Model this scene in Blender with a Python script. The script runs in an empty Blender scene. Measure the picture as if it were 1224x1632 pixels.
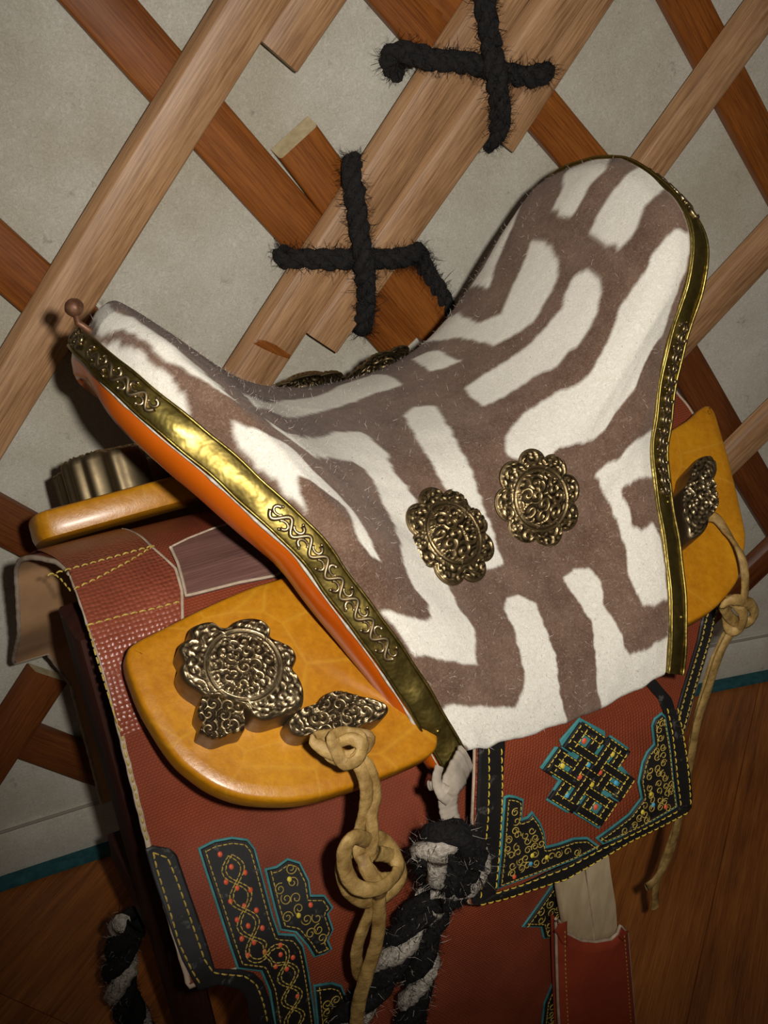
import bpy, bmesh, math, random
import numpy as np
from mathutils import Vector, noise as mnoise
from mathutils.geometry import tessellate_polygon

random.seed(7); rng = np.random.default_rng(7)
scene = bpy.context.scene
COL = scene.collection

# ------------------------------------------------------------------ camera, light, exposure
FPX, PITCH, CAMH = 1700.0, math.radians(29.2), 1.12
cam_d = bpy.data.cameras.new('camera'); cam = bpy.data.objects.new('camera', cam_d); COL.objects.link(cam)
cam_d.sensor_fit = 'VERTICAL'; cam_d.sensor_height = 36.0; cam_d.lens = FPX / 1632 * 36.0
cam_d.clip_start = 0.02
cam.location = (0, 0, CAMH); cam.rotation_euler = (math.pi / 2 - PITCH, 0, 0)
scene.camera = cam

world = bpy.data.worlds.new('world'); scene.world = world; world.use_nodes = True
bg = world.node_tree.nodes['Background']; bg.inputs[0].default_value = (1.0, 0.86, 0.70, 1); bg.inputs[1].default_value = 0.055

# the camera's flash: sits a hand's breadth to the right of the lens
fl_d = bpy.data.lights.new('camera_flash', 'SPOT'); fl = bpy.data.objects.new('camera_flash', fl_d); COL.objects.link(fl)
fl.location = (0.062, 0.0, CAMH + 0.03)
fl.rotation_euler = (math.pi / 2 - PITCH + math.radians(6), 0, math.radians(0))
fl_d.energy = 39.0; fl_d.color = (1.0, 0.955, 0.885); fl_d.shadow_soft_size = 0.012
fl_d.spot_size = math.radians(80); fl_d.spot_blend = 0.95

scene.view_settings.view_transform = 'Standard'; scene.view_settings.look = 'None'
scene.view_settings.gamma = 1.0; scene.view_settings.use_curve_mapping = False
scene.view_settings.exposure = 0.0

# ------------------------------------------------------------------ frames of reference
C = np.array([0, 0, CAMH])
AX = np.array([1., 0, 0]); AU = np.array([0, math.sin(PITCH), math.cos(PITCH)]); AF = np.array([0, math.cos(PITCH), -math.sin(PITCH)])
SY = math.radians(31)
SA = np.array([math.cos(SY), math.sin(SY), 0]); SN = np.array([math.sin(SY), -math.cos(SY), 0]); SZ = np.array([0, 0, 1.])
def ray(x, y): return AF + AX * (x - 612) / FPX - AU * (y - 816) / FPX
_r = ray(130, 500); _a0 = C + _r * (.74 / _r[1])
SO = np.array([_a0[0], _a0[1], 0]) + SA * .30          # saddle origin on the floor: s along the saddle, t towards the viewer, z up
CL = np.array([(C - SO) @ SA, (C - SO) @ SN, C[2]])
def lray(x, y):
    d = ray(x, y); return np.array([d @ SA, d @ SN, d[2]])
def Wd(q):
    q = np.asarray(q, float)
    return SO + q[..., 0:1] * SA + q[..., 1:2] * SN + q[..., 2:3] * SZ
def T(x, y, t):                                         # measured point on the upright lengthwise plane t
    d = lray(x, y); return CL + d * ((t - CL[1]) / d[1])
def PL(x, y, p0, nn):                                   # measured point on a plane of the saddle frame
    d = lray(x, y); return CL + d * (((np.asarray(p0) - CL) @ nn) / (d @ nn))

def spline(pts, n, closed=False):
    p = np.asarray(pts, float); m = len(p)
    if closed: q = np.vstack([p[-1], p, p[0], p[1]])
    else: q = np.vstack([2 * p[0] - p[1], p, 2 * p[-1] - p[-2]])
    segs = m if closed else m - 1
    out = []
    for tt in np.linspace(0, segs, n, endpoint=not closed):
        i = min(int(tt), segs - 1); f = tt - i
        a, b, c, d = q[i], q[i + 1], q[i + 2], q[i + 3]
        out.append(.5 * (2 * b + (c - a) * f + (2 * a - 5 * b + 4 * c - d) * f * f + (3 * b - a - 3 * c + d) * f ** 3))
    out = np.array(out)
    if closed: return out
    L = np.r_[0, np.cumsum(np.linalg.norm(np.diff(out, axis=0), axis=1))]       # even spacing
    tg = np.linspace(0, L[-1], n)
    return np.stack([np.interp(tg, L, out[:, k]) for k in range(out.shape[1])], 1)

def norm(v):
    v = np.asarray(v, float); return v / (np.linalg.norm(v, axis=-1, keepdims=True) + 1e-12)

# ------------------------------------------------------------------ seat surface S(u, v): u pommel -> cantle, v crest (0) -> near hem (1); far half mirrored
L_PX = [(150, 537, 0), (172, 557, .022), (200, 580, .045), (240, 614, .066), (290, 655, .086), (370, 720, .112), (440, 785, .136), (510, 850, .158), (560, 920, .175), (620, 1000, .195), (680, 1090, .215), (740, 1195, .24)]
L_EDGE = np.array([T(*p) for p in L_PX])
R_EDGE = np.array([[.205, 0, .928], [.2035, .03, .924], [.202, .053, .917], [.197, .087, .903], [.191, .108, .882], [.182, .119, .854], [.169, .121, .812], [.156, .127, .771],
                   [.143, .140, .731], [.137, .146, .711], [.126, .171, .676], [.113, .204, .634], [.099, .231, .589], [.090, .243, .553]])
CREST = np.array([[-.293,.851],[-.284,.863],[-.272,.869],[-.255,.859],[-.225,.833],[-.163,.776],[-.105,.751],[-.042,.744],[.024,.753],[.077,.782],[.122,.832],[.165,.894],[.19,.922],[.205,.928]])
LC = spline(L_EDGE, 401); RC = spline(R_EDGE, 401); CC = spline(CREST, 401)
def relax(Cv, k=31):
    w = np.hanning(k + 2)[1:-1]; w /= w.sum(); h = k // 2; out = Cv.copy()
    pad = np.vstack([2 * Cv[0] - Cv[h:0:-1], Cv, 2 * Cv[-1] - Cv[-2:-h - 2:-1]])
    for j in range(3): out[:, j] = np.convolve(pad[:, j], w, 'valid')
    return out
LC = spline(relax(LC)[::16], 5001); RC = spline(relax(RC)[::16], 5001); CC = spline(CC[::10], 5001)
def curve_at(Cv, v):
    x = np.linspace(0, 1, len(Cv)); return np.stack([np.interp(v, x, Cv[:, k]) for k in range(3)], -1)
def seat(u, v):
    u = np.asarray(u, float); v = np.asarray(v, float); av = np.abs(v)
    l = curve_at(LC, av); r = curve_at(RC, av)
    p = l + (r - l) * u[..., None]
    s0 = LC[0, 0] + (RC[0, 0] - LC[0, 0]) * u
    cz = np.interp(s0, CC[:, 0], CC[:, 1])
    sag = cz - (LC[0, 2] + (RC[0, 2] - LC[0, 2]) * u)
    p[..., 2] += sag * np.clip(1 - av ** 1.7, 0, 1) ** 1.4 - .010 * 4 * u * (1 - u) * av ** 3
    p[..., 2] += .006 * np.sin(np.pi * np.clip(u, 0, 1)) * np.sin(np.pi * av)
    p[..., 1] += .012 * np.sin(np.pi * np.clip(u, 0, 1)) * np.sin(np.pi * av)
    p[..., 1] *= np.where(v < 0, -(1 - .10 * u), 1)
    return p
def seat_n(u, v, e=1e-3):
    du = seat(u + e, v) - seat(u - e, v); dv = seat(u, v + e) - seat(u, v - e)
    return norm(np.cross(du, dv))

# ------------------------------------------------------------------ materials
def mat(name, rough=.6, metal=0.0, spec=.5, sheen=0.0, coat=0.0):
    m = bpy.data.materials.new(name); m.use_nodes = True; b = m.node_tree.nodes['Principled BSDF']
    b.inputs['Roughness'].default_value = rough; b.inputs['Metallic'].default_value = metal
    b.inputs['Specular IOR Level'].default_value = spec; b.inputs['Sheen Weight'].default_value = sheen
    b.inputs['Coat Weight'].default_value = coat; b.inputs['Coat Roughness'].default_value = .2
    return m, m.node_tree, b
def lin(c): return tuple((x / 12.92 if x <= .04045 else ((x + .055) / 1.055) ** 2.4) for x in [v / 255 for v in c]) + (1,)
def nd(nt, typ, **kw):
    n = nt.nodes.new(typ)
    for k, v in kw.items():
        if k.startswith('i_'): n.inputs[k[2:].replace('_', ' ')].default_value = v
        else: setattr(n, k, v)
    return n
def coords(nt, kind='Object', scale=(1, 1, 1), rot=(0, 0, 0)):
    tc = nd(nt, 'ShaderNodeTexCoord'); mp = nd(nt, 'ShaderNodeMapping'); nt.links.new(tc.outputs[kind], mp.inputs[0])
    mp.inputs['Scale'].default_value = scale; mp.inputs['Rotation'].default_value = rot
    return mp.outputs[0]
def ramp(nt, fac, stops):
    r = nd(nt, 'ShaderNodeValToRGB'); nt.links.new(fac, r.inputs[0]); e = r.color_ramp.elements
    while len(e) < len(stops): e.new(.5)
    for k, (p, c) in enumerate(stops): e[k].position = p; e[k].color = c
    return r.outputs[0]
def noise(nt, vec, scale, detail=4, rough=.6, dist=0):
    n = nd(nt, 'ShaderNodeTexNoise'); nt.links.new(vec, n.inputs['Vector'])
    n.inputs['Scale'].default_value = scale; n.inputs['Detail'].default_value = detail; n.inputs['Roughness'].default_value = rough
    n.inputs['Distortion'].default_value = dist
    return n.outputs['Fac']
def bump(nt, b, h, strength=.3, dist=.002):
    n = nd(nt, 'ShaderNodeBump'); n.invert = strength < 0; n.inputs['Strength'].default_value = abs(strength); n.inputs['Distance'].default_value = dist
    nt.links.new(h, n.inputs['Height']); nt.links.new(n.outputs[0], b.inputs['Normal']); return n
def mixc(nt, fac, a, b, mode='MIX'):
    m = nd(nt, 'ShaderNodeMix', data_type='RGBA', blend_type=mode)
    for sock, v in ((m.inputs[0], fac), (m.inputs[6], a), (m.inputs[7], b)):
        if hasattr(v, 'is_output'): nt.links.new(v, sock)
        else: sock.default_value = v
    return m.outputs[2]
M = {}
def simple(name, c1, c2, scale=60, rough=.6, metal=0, sheen=0, coat=0, bs=.2, bd=.001, spec=.5, kind='Object', det=5, mapscale=(1, 1, 1)):
    m, nt, b = mat(name, rough, metal, spec, sheen, coat)
    v = coords(nt, kind, mapscale); f = noise(nt, v, scale, det)
    nt.links.new(ramp(nt, f, [(.3, lin(c1)), (.7, lin(c2))]), b.inputs['Base Color'])
    if bs: bump(nt, b, f, bs, bd)
    M[name] = m; return m, nt, b

# felt of the seat: dyed pattern is stored on the felt itself
m, nt, b = mat('seat_felt', 1.0, 0, .1, .12)
at = nd(nt, 'ShaderNodeAttribute', attribute_name='dye'); v = coords(nt)
f1 = noise(nt, v, 330, 5, .75, 2.0); f2 = noise(nt, v, 60, 4)
white = ramp(nt, f1, [(.3, lin((206, 198, 182))), (.62, lin((234, 229, 217)))])
brown = ramp(nt, f1, [(.30, lin((70, 52, 42))), (.5, lin((112, 87, 73))), (.70, lin((170, 146, 128)))])
bb = mixc(nt, ramp(nt, noise(nt, v, 24, 4, .65), [(.35, (0, 0, 0, 1)), (.65, (1, 1, 1, 1))]), lin((84, 60, 45)), lin((124, 99, 82)))
nt.links.new(mixc(nt, at.outputs['Fac'], mixc(nt, .55, brown, bb), white), b.inputs['Base Color'])
bump(nt, b, f1, .55, .0015); M['seat_felt'] = m
def fibre(name, c):
    m, nt, b = mat(name, .9, 0, .2); b.inputs['Base Color'].default_value = lin(c); M[name] = m
fibre('fibre_pale', (215, 205, 190)); fibre('fibre_dark', (16, 14, 13)); fibre('fibre_grey', (150, 142, 130)); fibre('fibre_brown', (130, 104, 92))

m, nt, b = mat('wall_felt', 1.0, 0, .1, .2); v = coords(nt)
f1 = noise(nt, v, 210, 7, .8, 2.5); f2 = noise(nt, v, 7, 4, .6); f3 = noise(nt, v, 45, 3, .6)
base = ramp(nt, f1, [(.28, lin((178, 173, 162))), (.5, lin((216, 212, 202))), (.72, lin((240, 237, 230)))])
st = ramp(nt, f2, [(.35, lin((224, 218, 204))), (.65, lin((248, 246, 240)))])
sp = ramp(nt, f3, [(.24, lin((120, 112, 104))), (.34, (1, 1, 1, 1))])
nt.links.new(mixc(nt, .5, mixc(nt, 1.0, base, st, 'MULTIPLY'), mixc(nt, 1.0, mixc(nt, 1.0, base, st, 'MULTIPLY'), sp, 'MULTIPLY')), b.inputs['Base Color'])
bump(nt, b, f1, .6, .002); M['wall_felt'] = m

def wood(name, dark, mid, light, rough=.5, coat=0.0, along='x', spec=.4, kind='UV'):
    m, nt, b = mat(name, rough, 0, spec, 0, coat)
    oi = nd(nt, 'ShaderNodeObjectInfo'); tc = nd(nt, 'ShaderNodeTexCoord')
    ad = nd(nt, 'ShaderNodeVectorMath', operation='ADD'); nt.links.new(tc.outputs[kind], ad.inputs[0])
    sc = nd(nt, 'ShaderNodeVectorMath', operation='SCALE'); cmb = nd(nt, 'ShaderNodeCombineXYZ')
    nt.links.new(oi.outputs['Random'], cmb.inputs[0]); nt.links.new(oi.outputs['Random'], cmb.inputs[1])
    nt.links.new(cmb.outputs[0], sc.inputs[0]); sc.inputs['Scale'].default_value = 9.0; nt.links.new(sc.outputs[0], ad.inputs[1])
    mp = nd(nt, 'ShaderNodeMapping'); nt.links.new(ad.outputs[0], mp.inputs[0]); mp.inputs['Scale'].default_value = (1.6, 30, 30)
    f = noise(nt, mp.outputs[0], 2.2, 7, .62, .8)
    mp2 = nd(nt, 'ShaderNodeMapping'); nt.links.new(ad.outputs[0], mp2.inputs[0]); mp2.inputs['Scale'].default_value = (5, 330, 330)
    g = noise(nt, mp2.outputs[0], 3, 4, .7)
    mp3 = nd(nt, 'ShaderNodeMapping'); nt.links.new(ad.outputs[0], mp3.inputs[0]); mp3.inputs['Scale'].default_value = (3, 6, 6)
    k = noise(nt, mp3.outputs[0], 2, 3, .5)
    c = ramp(nt, f, [(.30, lin(dark)), (.5, lin(mid)), (.72, lin(light))])
    c = mixc(nt, .48, c, ramp(nt, g, [(.36, lin(dark)), (.62, lin(light))]))
    c = mixc(nt, .55, c, mixc(nt, 1.0, c, ramp(nt, k, [(.3, (.55, .5, .45, 1)), (.6, (1, 1, 1, 1))]), 'MULTIPLY'))
    nt.links.new(c, b.inputs['Base Color']); bump(nt, b, g, .25, .0008)
    M[name] = m; return m, nt, b
wood('lath_pale', (112, 74, 42), (178, 132, 90), (208, 166, 124), .45)
wood('lath_amber', (92, 44, 10), (132, 72, 22), (164, 98, 40), .4)
wood('lath_dark', (74, 34, 12), (104, 54, 22), (130, 74, 34), .45)
wood('stand_wood', (34, 15, 10), (52, 24, 17), (70, 34, 24), .55)
wood('floor_wood', (92, 44, 14), (152, 84, 32), (188, 118, 54), .42, .15)
wood('tree_wood', (70, 42, 38), (104, 68, 60), (136, 98, 86), .7)
simple('end_grain', (170, 150, 112), (196, 178, 140), 120, .8)

# leathers
m, nt, b = mat('skirt_leather', .5, 0, .45); v = coords(nt, 'UV', (1, 1, 1))
br = nd(nt, 'ShaderNodeTexBrick'); nt.links.new(v, br.inputs['Vector']); br.inputs['Scale'].default_value = 260
br.inputs['Mortar Size'].default_value = .16; br.inputs['Mortar Smooth'].default_value = .6; br.inputs['Brick Width'].default_value = .9; br.inputs['Row Height'].default_value = .62
n1 = noise(nt, v, 14, 5, .6)
nt.links.new(ramp(nt, n1, [(.25, lin((112, 48, 26))), (.75, lin((146, 66, 38)))]), b.inputs['Base Color'])
bump(nt, b, br.outputs['Fac'], -.7, .0016); M['skirt_leather'] = m
m, nt, b = mat('snake_leather', .36, 0, .55); v = coords(nt, 'UV')
vo = nd(nt, 'ShaderNodeTexVoronoi', feature='F1'); nt.links.new(v, vo.inputs['Vector']); vo.inputs['Scale'].default_value = 250
vo.inputs['Randomness'].default_value = .35; n1 = noise(nt, v, 12, 4, .6)
nt.links.new(ramp(nt, n1, [(.25, lin((112, 52, 34))), (.75, lin((150, 78, 56)))]), b.inputs['Base Color'])
bump(nt, b, vo.outputs['Distance'], -.7, .0022); M['snake_leather'] = m
m, nt, b = mat('board_leather', .36, 0, .45, 0, .12); v = coords(nt)
n1 = noise(nt, v, 9, 5, .6, .6); n2 = noise(nt, v, 160, 4, .7)
vo = nd(nt, 'ShaderNodeTexVoronoi', feature='DISTANCE_TO_EDGE'); vv = coords(nt, 'Object', (1, 1, 1)); nt.links.new(vv, vo.inputs['Vector']); vo.inputs['Scale'].default_value = 13
veins = ramp(nt, vo.outputs['Distance'], [(0, lin((200, 146, 40))), (.05, lin((0, 0, 0)))])
cc = ramp(nt, n1, [(.3, lin((154, 92, 6))), (.7, lin((192, 130, 16)))])
cc = mixc(nt, .25, cc, ramp(nt, n2, [(.35, lin((138, 80, 4))), (.65, lin((202, 140, 26)))]))
nt.links.new(mixc(nt, .35, cc, veins, 'LIGHTEN'), b.inputs['Base Color'])
_m = nd(nt, 'ShaderNodeMath', operation='MULTIPLY_ADD'); nt.links.new(noise(nt, v, 14, 3, .5), _m.inputs[0]); _m.inputs[1].default_value = 5.0; nt.links.new(n2, _m.inputs[2])
bump(nt, b, _m.outputs[0], .35, .0009); M['board_leather'] = m
simple('arch_lacquer', (164, 68, 4), (188, 88, 10), 7, .3, 0, 0, .4, .05, .001)
m, nt, b = simple('black_leather', (15, 14, 14), (28, 26, 25), 40, .5, 0, 0, 0, .25, .0008)
sc_ = ramp(nt, noise(nt, coords(nt), 70, 5, .7), [(.60, (0, 0, 0, 1)), (.68, (1, 1, 1, 1))]); _c = b.inputs['Base Color'].links[0].from_socket
nt.links.new(mixc(nt, sc_, _c, lin((74, 72, 70))), b.inputs['Base Color'])
simple('teal_leather', (30, 88, 92), (70, 142, 142), 40, .7, bs=.2)
simple('suede_lining', (176, 132, 90), (200, 156, 112), 18, .95, bs=.2)
simple('raw_edge', (150, 128, 108), (196, 176, 152), 80, .95, bs=.4)
simple('rawhide', (110, 80, 34), (176, 144, 84), 70, .62, bs=.9, bd=.003)
simple('grey_thong', (126, 114, 100), (170, 158, 142), 60, .9, bs=.4)
simple('strap_leather', (164, 138, 100), (222, 202, 166), 30, .85, bs=.4, mapscale=(1, 1, .3))
simple('sleeve_leather', (124, 38, 16), (166, 64, 32), 10, .7, bs=.15)
simple('stitch_gold', (150, 122, 46), (198, 172, 84), 300, .55, bs=0)
simple('stitch_bright', (196, 160, 40), (232, 206, 90), 300, .5, bs=0)
simple('bead_red', (206, 74, 44), (222, 96, 60), 50, .5, bs=0)
simple('bead_yellow', (206, 182, 52), (224, 200, 72), 50, .5, bs=0)
simple('bead_blue', (50, 140, 180), (84, 176, 208), 50, .5, bs=0)
simple('rope_black', (12, 11, 11), (36, 32, 30), 180, .95, bs=.8, bd=.003)
simple('teal_cloth', (20, 62, 68), (40, 92, 96), 90, .95, bs=.3)
simple('glue_white', (150, 140, 124), (206, 198, 184), 200, .9, bs=.4)
simple('nail_iron', (84, 52, 34), (120, 82, 58), 150, .5, .4, bs=.4)

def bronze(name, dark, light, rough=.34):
    m, nt, b = mat(name, rough, 1.0); at = nd(nt, 'ShaderNodeAttribute', attribute_name='relief_tone'); v = coords(nt)
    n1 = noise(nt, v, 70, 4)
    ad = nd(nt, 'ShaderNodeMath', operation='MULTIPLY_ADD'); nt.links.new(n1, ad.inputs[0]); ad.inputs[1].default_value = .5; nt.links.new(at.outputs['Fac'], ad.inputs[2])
    nt.links.new(ramp(nt, ad.outputs[0], [(.3, lin(dark)), (1.0, lin(light))]), b.inputs['Base Color'])  # colour follows the relief: darker in the hollows, brighter on the ridges
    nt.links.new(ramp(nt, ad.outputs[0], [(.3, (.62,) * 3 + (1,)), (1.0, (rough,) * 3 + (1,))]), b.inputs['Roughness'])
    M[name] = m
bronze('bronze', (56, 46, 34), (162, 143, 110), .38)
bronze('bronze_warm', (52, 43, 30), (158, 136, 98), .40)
m, nt, b = mat('brass_band', .32, 1.0); v = coords(nt); n1 = noise(nt, v, 22, 4, .6); n2 = noise(nt, v, 140, 4)
nt.links.new(mixc(nt, .3, ramp(nt, n1, [(.3, lin((98, 82, 36))), (.7, lin((160, 142, 74)))]), ramp(nt, n2, [(.3, lin((76, 60, 28))), (.7, lin((170, 152, 92)))])), b.inputs['Base Color'])
nt.links.new(ramp(nt, n1, [(.3, (.52,) * 3 + (1,)), (.7, (.32,) * 3 + (1,))]), b.inputs['Roughness'])
bump(nt, b, n1, .4, .007); M['brass_band'] = m
m, nt, b = mat('hair_rope', .95, 0, .2); at = nd(nt, 'ShaderNodeAttribute', attribute_name='dye'); v = coords(nt); n1 = noise(nt, v, 300, 4)
nt.links.new(mixc(nt, at.outputs['Fac'], ramp(nt, n1, [(.3, lin((8, 8, 8))), (.7, lin((34, 31, 30)))]), ramp(nt, n1, [(.3, lin((126, 116, 104))), (.7, lin((192, 182, 168)))])), b.inputs['Base Color'])
bump(nt, b, n1, .9, .003); M['hair_rope'] = m

# ------------------------------------------------------------------ builders
ORG = {}
def link(o, parent):
    COL.objects.link(o)
    if parent is not None: o.parent = parent
def thing(name, label, cat, loc, group=None, kind=None):
    o = bpy.data.objects.new(name, None); COL.objects.link(o); o.location = loc; o.empty_display_size = .05
    if label: o['label'] = label
    if cat: o['category'] = cat
    if group: o['group'] = group
    if kind: o['kind'] = kind
    ORG[o.name] = np.array(loc, float); return o
def mk(name, verts, faces, m, parent=None, smooth=True, uv=None, attr=None, label=None, kind=None, cat=None, group=None, origin=None):
    verts = np.asarray(verts, float)
    org = ORG[parent.name] if parent is not None else (np.array(origin, float) if origin is not None else np.zeros(3))
    me = bpy.data.meshes.new(name); me.from_pydata((verts - org).tolist(), [], [tuple(int(i) for i in f) for f in faces]); me.update()
    if smooth is True: me.polygons.foreach_set('use_smooth', [True] * len(me.polygons))
    elif smooth == 'auto':
        me.polygons.foreach_set('use_smooth', [True] * len(me.polygons)); me.set_sharp_from_angle(angle=math.radians(38))
    if uv is not None:
        uv = np.asarray(uv, float); ly = me.uv_layers.new(name='UVMap'); li = np.empty(len(me.loops), int); me.loops.foreach_get('vertex_index', li)
        ly.data.foreach_set('uv', uv[li].ravel())
    if attr is not None:
        a = me.attributes.new(attr[0], 'FLOAT', 'POINT'); a.data.foreach_set('value', np.asarray(attr[1], float))
    me.materials.append(M[m]); o = bpy.data.objects.new(name, me); link(o, parent)
    if parent is None: o.location = org
    ORG[o.name] = org.copy()
    for k, val in (('label', label), ('kind', kind), ('category', cat), ('group', group)):
        if val: o[k] = val
    return o
class MB:
    def __init__(s): s.v = []; s.f = []; s.n = 0; s.a = []
    def add(s, v, f, a=None):
        v = np.asarray(v, float).reshape(-1, 3); s.v.append(v); s.f += [tuple(i + s.n for i in q) for q in f]; s.n += len(v)
        if a is not None: s.a.append(np.broadcast_to(np.asarray(a, float), (len(v),)))
        return s
    def mk(s, name, m, parent=None, **kw):
        if s.a: kw['attr'] = (kw.pop('attrname', 'dye'), np.concatenate(s.a))
        return mk(name, np.vstack(s.v), s.f, m, parent, **kw)
def grid_faces(nu, nv, wrap_v=False):
    f = []
    for i in range(nu - 1):
        for j in range(nv if wrap_v else nv - 1):
            k = (j + 1) % nv; f.append((i * nv + j, (i + 1) * nv + j, (i + 1) * nv + k, i * nv + k))
    return f
def frames(P, up=None):
    P = np.asarray(P, float); tg = norm(np.gradient(P, axis=0)); out = []
    n0 = np.array([0, 0, 1.]) if up is None else np.asarray(up, float)
    if abs(tg[0] @ norm(n0)) > .95: n0 = np.array([1., .2, 0])
    nn = norm(n0 - tg[0] * (n0 @ tg[0]))
    for t in tg:
        nn = norm(nn - t * (nn @ t)) if up is None else norm(np.asarray(up) - t * (np.asarray(up) @ t))
        out.append(nn)
    out = np.array(out); return tg, out, np.cross(tg, out)
def tube(P, r, seg=8, cap=True, flat=1.0, up=None, twist=0.0, closed=False):
    """round (or flattened: second axis r*flat) tube along P"""
    P = np.asarray(P, float); n = len(P); r = np.broadcast_to(np.asarray(r, float), (n,)); tg, a, b = frames(P, up)
    tw = np.linspace(0, twist, n); v = []
    for i in range(n):
        c, s = math.cos(tw[i]), math.sin(tw[i]); a2 = a[i] * c + b[i] * s; b2 = -a[i] * s + b[i] * c
        for k in range(seg):
            th = 2 * math.pi * k / seg; v.append(P[i] + r[i] * (math.cos(th) * flat * a2 + math.sin(th) * b2))
    f = [(i * seg + k, (i + 1) * seg + k, (i + 1) * seg + (k + 1) % seg, i * seg + (k + 1) % seg) for i in range(n - 1) for k in range(seg)]
    f = [q[::-1] for q in f]
    if closed: f += [((n - 1) * seg + (k + 1) % seg, (k + 1) % seg, k, (n - 1) * seg + k) for k in range(seg)]
    elif cap: f += [tuple(range(seg)), tuple(range((n - 1) * seg, n * seg))[::-1]]
    return np.array(v), f
def inset(poly, d):
    """offset a closed 2-D outline inwards by d (positive) keeping vertex count"""
    p = np.asarray(poly, float); A = .5 * np.sum(p[:, 0] * np.roll(p[:, 1], -1) - np.roll(p[:, 0], -1) * p[:, 1]); sg = 1 if A > 0 else -1
    e = norm(np.roll(p, -1, 0) - p); nl = np.stack([-e[:, 1], e[:, 0]], 1) * sg; n2 = norm(nl + np.roll(nl, 1, 0))
    k = np.clip(1 / np.maximum((n2 * nl).sum(1), .4), 1, 2.0)
    return p + n2 * d * k[:, None]
def slab(poly, fn, prof, close_bottom=True, sc=1.0):
    """poly 2-D outline, fn(x, y, h) -> 3-D; prof = [(inset, height)...] bottom to top"""
    p = np.asarray(poly, float); n = len(p); A = .5 * np.sum(p[:, 0] * np.roll(p[:, 1], -1) - np.roll(p[:, 0], -1) * p[:, 1])
    if A < 0: p = p[::-1]
    prof = list(prof) + [(prof[-1][0] + .0009 * sc, prof[-1][1])]      # flat ring keeps the cap's shading flat
    v = []; f = []
    for d, h in prof:
        q = inset(p, d) if d else p
        v += [fn(x, y, h) for x, y in q]
    for r in range(len(prof) - 1):
        f += [(r * n + k, r * n + (k + 1) % n, (r + 1) * n + (k + 1) % n, (r + 1) * n + k) for k in range(n)]
    for (d, h), base, rev in ((prof[-1], (len(prof) - 1) * n, False), (prof[0], 0, True)):
        if rev and not close_bottom: continue
        q = inset(p, d) if d else p
        for tri in tessellate_polygon([[Vector((x, y, 0)) for x, y in q]]):
            a_, b_, c_ = tri; ar = (q[b_][0] - q[a_][0]) * (q[c_][1] - q[a_][1]) - (q[c_][0] - q[a_][0]) * (q[b_][1] - q[a_][1])
            if abs(ar) < 1e-14: continue
            if (ar < 0) != rev: tri = (a_, c_, b_)
            f.append(tuple(base + i for i in tri))
    return np.array(v), f
def resample(P, step, closed=False):
    P = np.asarray(P, float)
    if closed:                                          # keep the corners, divide every edge
        out = []
        for a, b_ in zip(P, np.roll(P, -1, 0)):
            k = max(1, int(round(np.linalg.norm(b_ - a) / step)))
            out += [a + (b_ - a) * i / k for i in range(k)]
        return np.array(out)
    L = np.r_[0, np.cumsum(np.linalg.norm(np.diff(P, axis=0), axis=1))]; n = max(2, int(round(L[-1] / step)) + 1); tg = np.linspace(0, L[-1], n)
    out = np.stack([np.interp(tg, L, P[:, k]) for k in range(P.shape[1])], 1)
    return out
def stitches(mb, P, nrm, dash=.0045, gap=.0018, r=.0007, lift=.0005):
    """run of dashes along the 3-D polyline P; nrm = surface normal"""
    P = np.asarray(P, float); L = np.r_[0, np.cumsum(np.linalg.norm(np.diff(P, axis=0), axis=1))]
    at = lambda x: np.array([np.interp(x, L, P[:, k]) for k in range(3)])
    x = 0.0
    while x + dash <= L[-1] + 1e-6:
        a, b = at(x), at(x + dash); nn = nrm if not callable(nrm) else nrm((a + b) / 2)
        m_ = (a + b) / 2 + nn * (lift + r)
        v, f = tube([a + nn * lift * .2, a * .75 + b * .25 + nn * (lift + r * .6), m_ * .5 + (a * .5 + b * .5 + nn * (lift + r)) * .5, a * .25 + b * .75 + nn * (lift + r * .6), b + nn * lift * .2], [r * .6, r, r, r, r * .6], 5)
        mb.add(v, f); x += dash + gap
def fuzz(name, m, parent, pts, nrms, length, width=.00016, spread=.8, curl=.6):
    """loose fibres: each a thin bent sliver standing off a surface"""
    pts = np.asarray(pts); nr = norm(np.asarray(nrms)); n = len(pts); v = []; f = []
    d1 = norm(nr + spread * rng.normal(size=(n, 3))); ln = length * (.4 + rng.random((n, 1)) ** 2 * 1.3)
    d2 = norm(d1 + curl * rng.normal(size=(n, 3))); sd = norm(np.cross(d1, rng.normal(size=(n, 3)))) * width
    a = pts - nr * .0003; b_ = a + d1 * ln * .5; c = b_ + d2 * ln * .5
    v = np.concatenate([a - sd, a + sd, b_ + sd * .8, b_ - sd * .8, c], 1).reshape(-1, 3)
    for i in range(n): k = i * 5; f += [(k, k + 1, k + 2, k + 3), (k + 3, k + 2, k + 4)]
    return mk(name, v, f, m, parent, kind='stuff')
def curls(x, y, lam, seed, cell):
    """heights of close-packed scrolls: every cell winds round its own centre"""
    r = np.random.default_rng(seed); xs = np.arange(x.min() - cell, x.max() + 2 * cell, cell); ys = np.arange(y.min() - cell, y.max() + 2 * cell, cell)
    cx, cy = np.meshgrid(xs, ys); cx = cx + r.uniform(-.38, .38, cx.shape) * cell; cy = cy + r.uniform(-.38, .38, cy.shape) * cell
    cx = cx.ravel(); cy = cy.ravel(); sg = np.where(r.random(len(cx)) < .5, -1, 1); ph = r.uniform(0, 6.28, len(cx))
    d = np.hypot(x[..., None] - cx, y[..., None] - cy); i = d.argmin(-1); dm = np.take_along_axis(d, i[..., None], -1)[..., 0]
    th = np.arctan2(y - cy[i], x - cx[i])
    return np.clip(.5 + .75 * np.cos(2 * np.pi * dm / lam + sg[i] * th + ph[i]), 0, 1)
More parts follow.
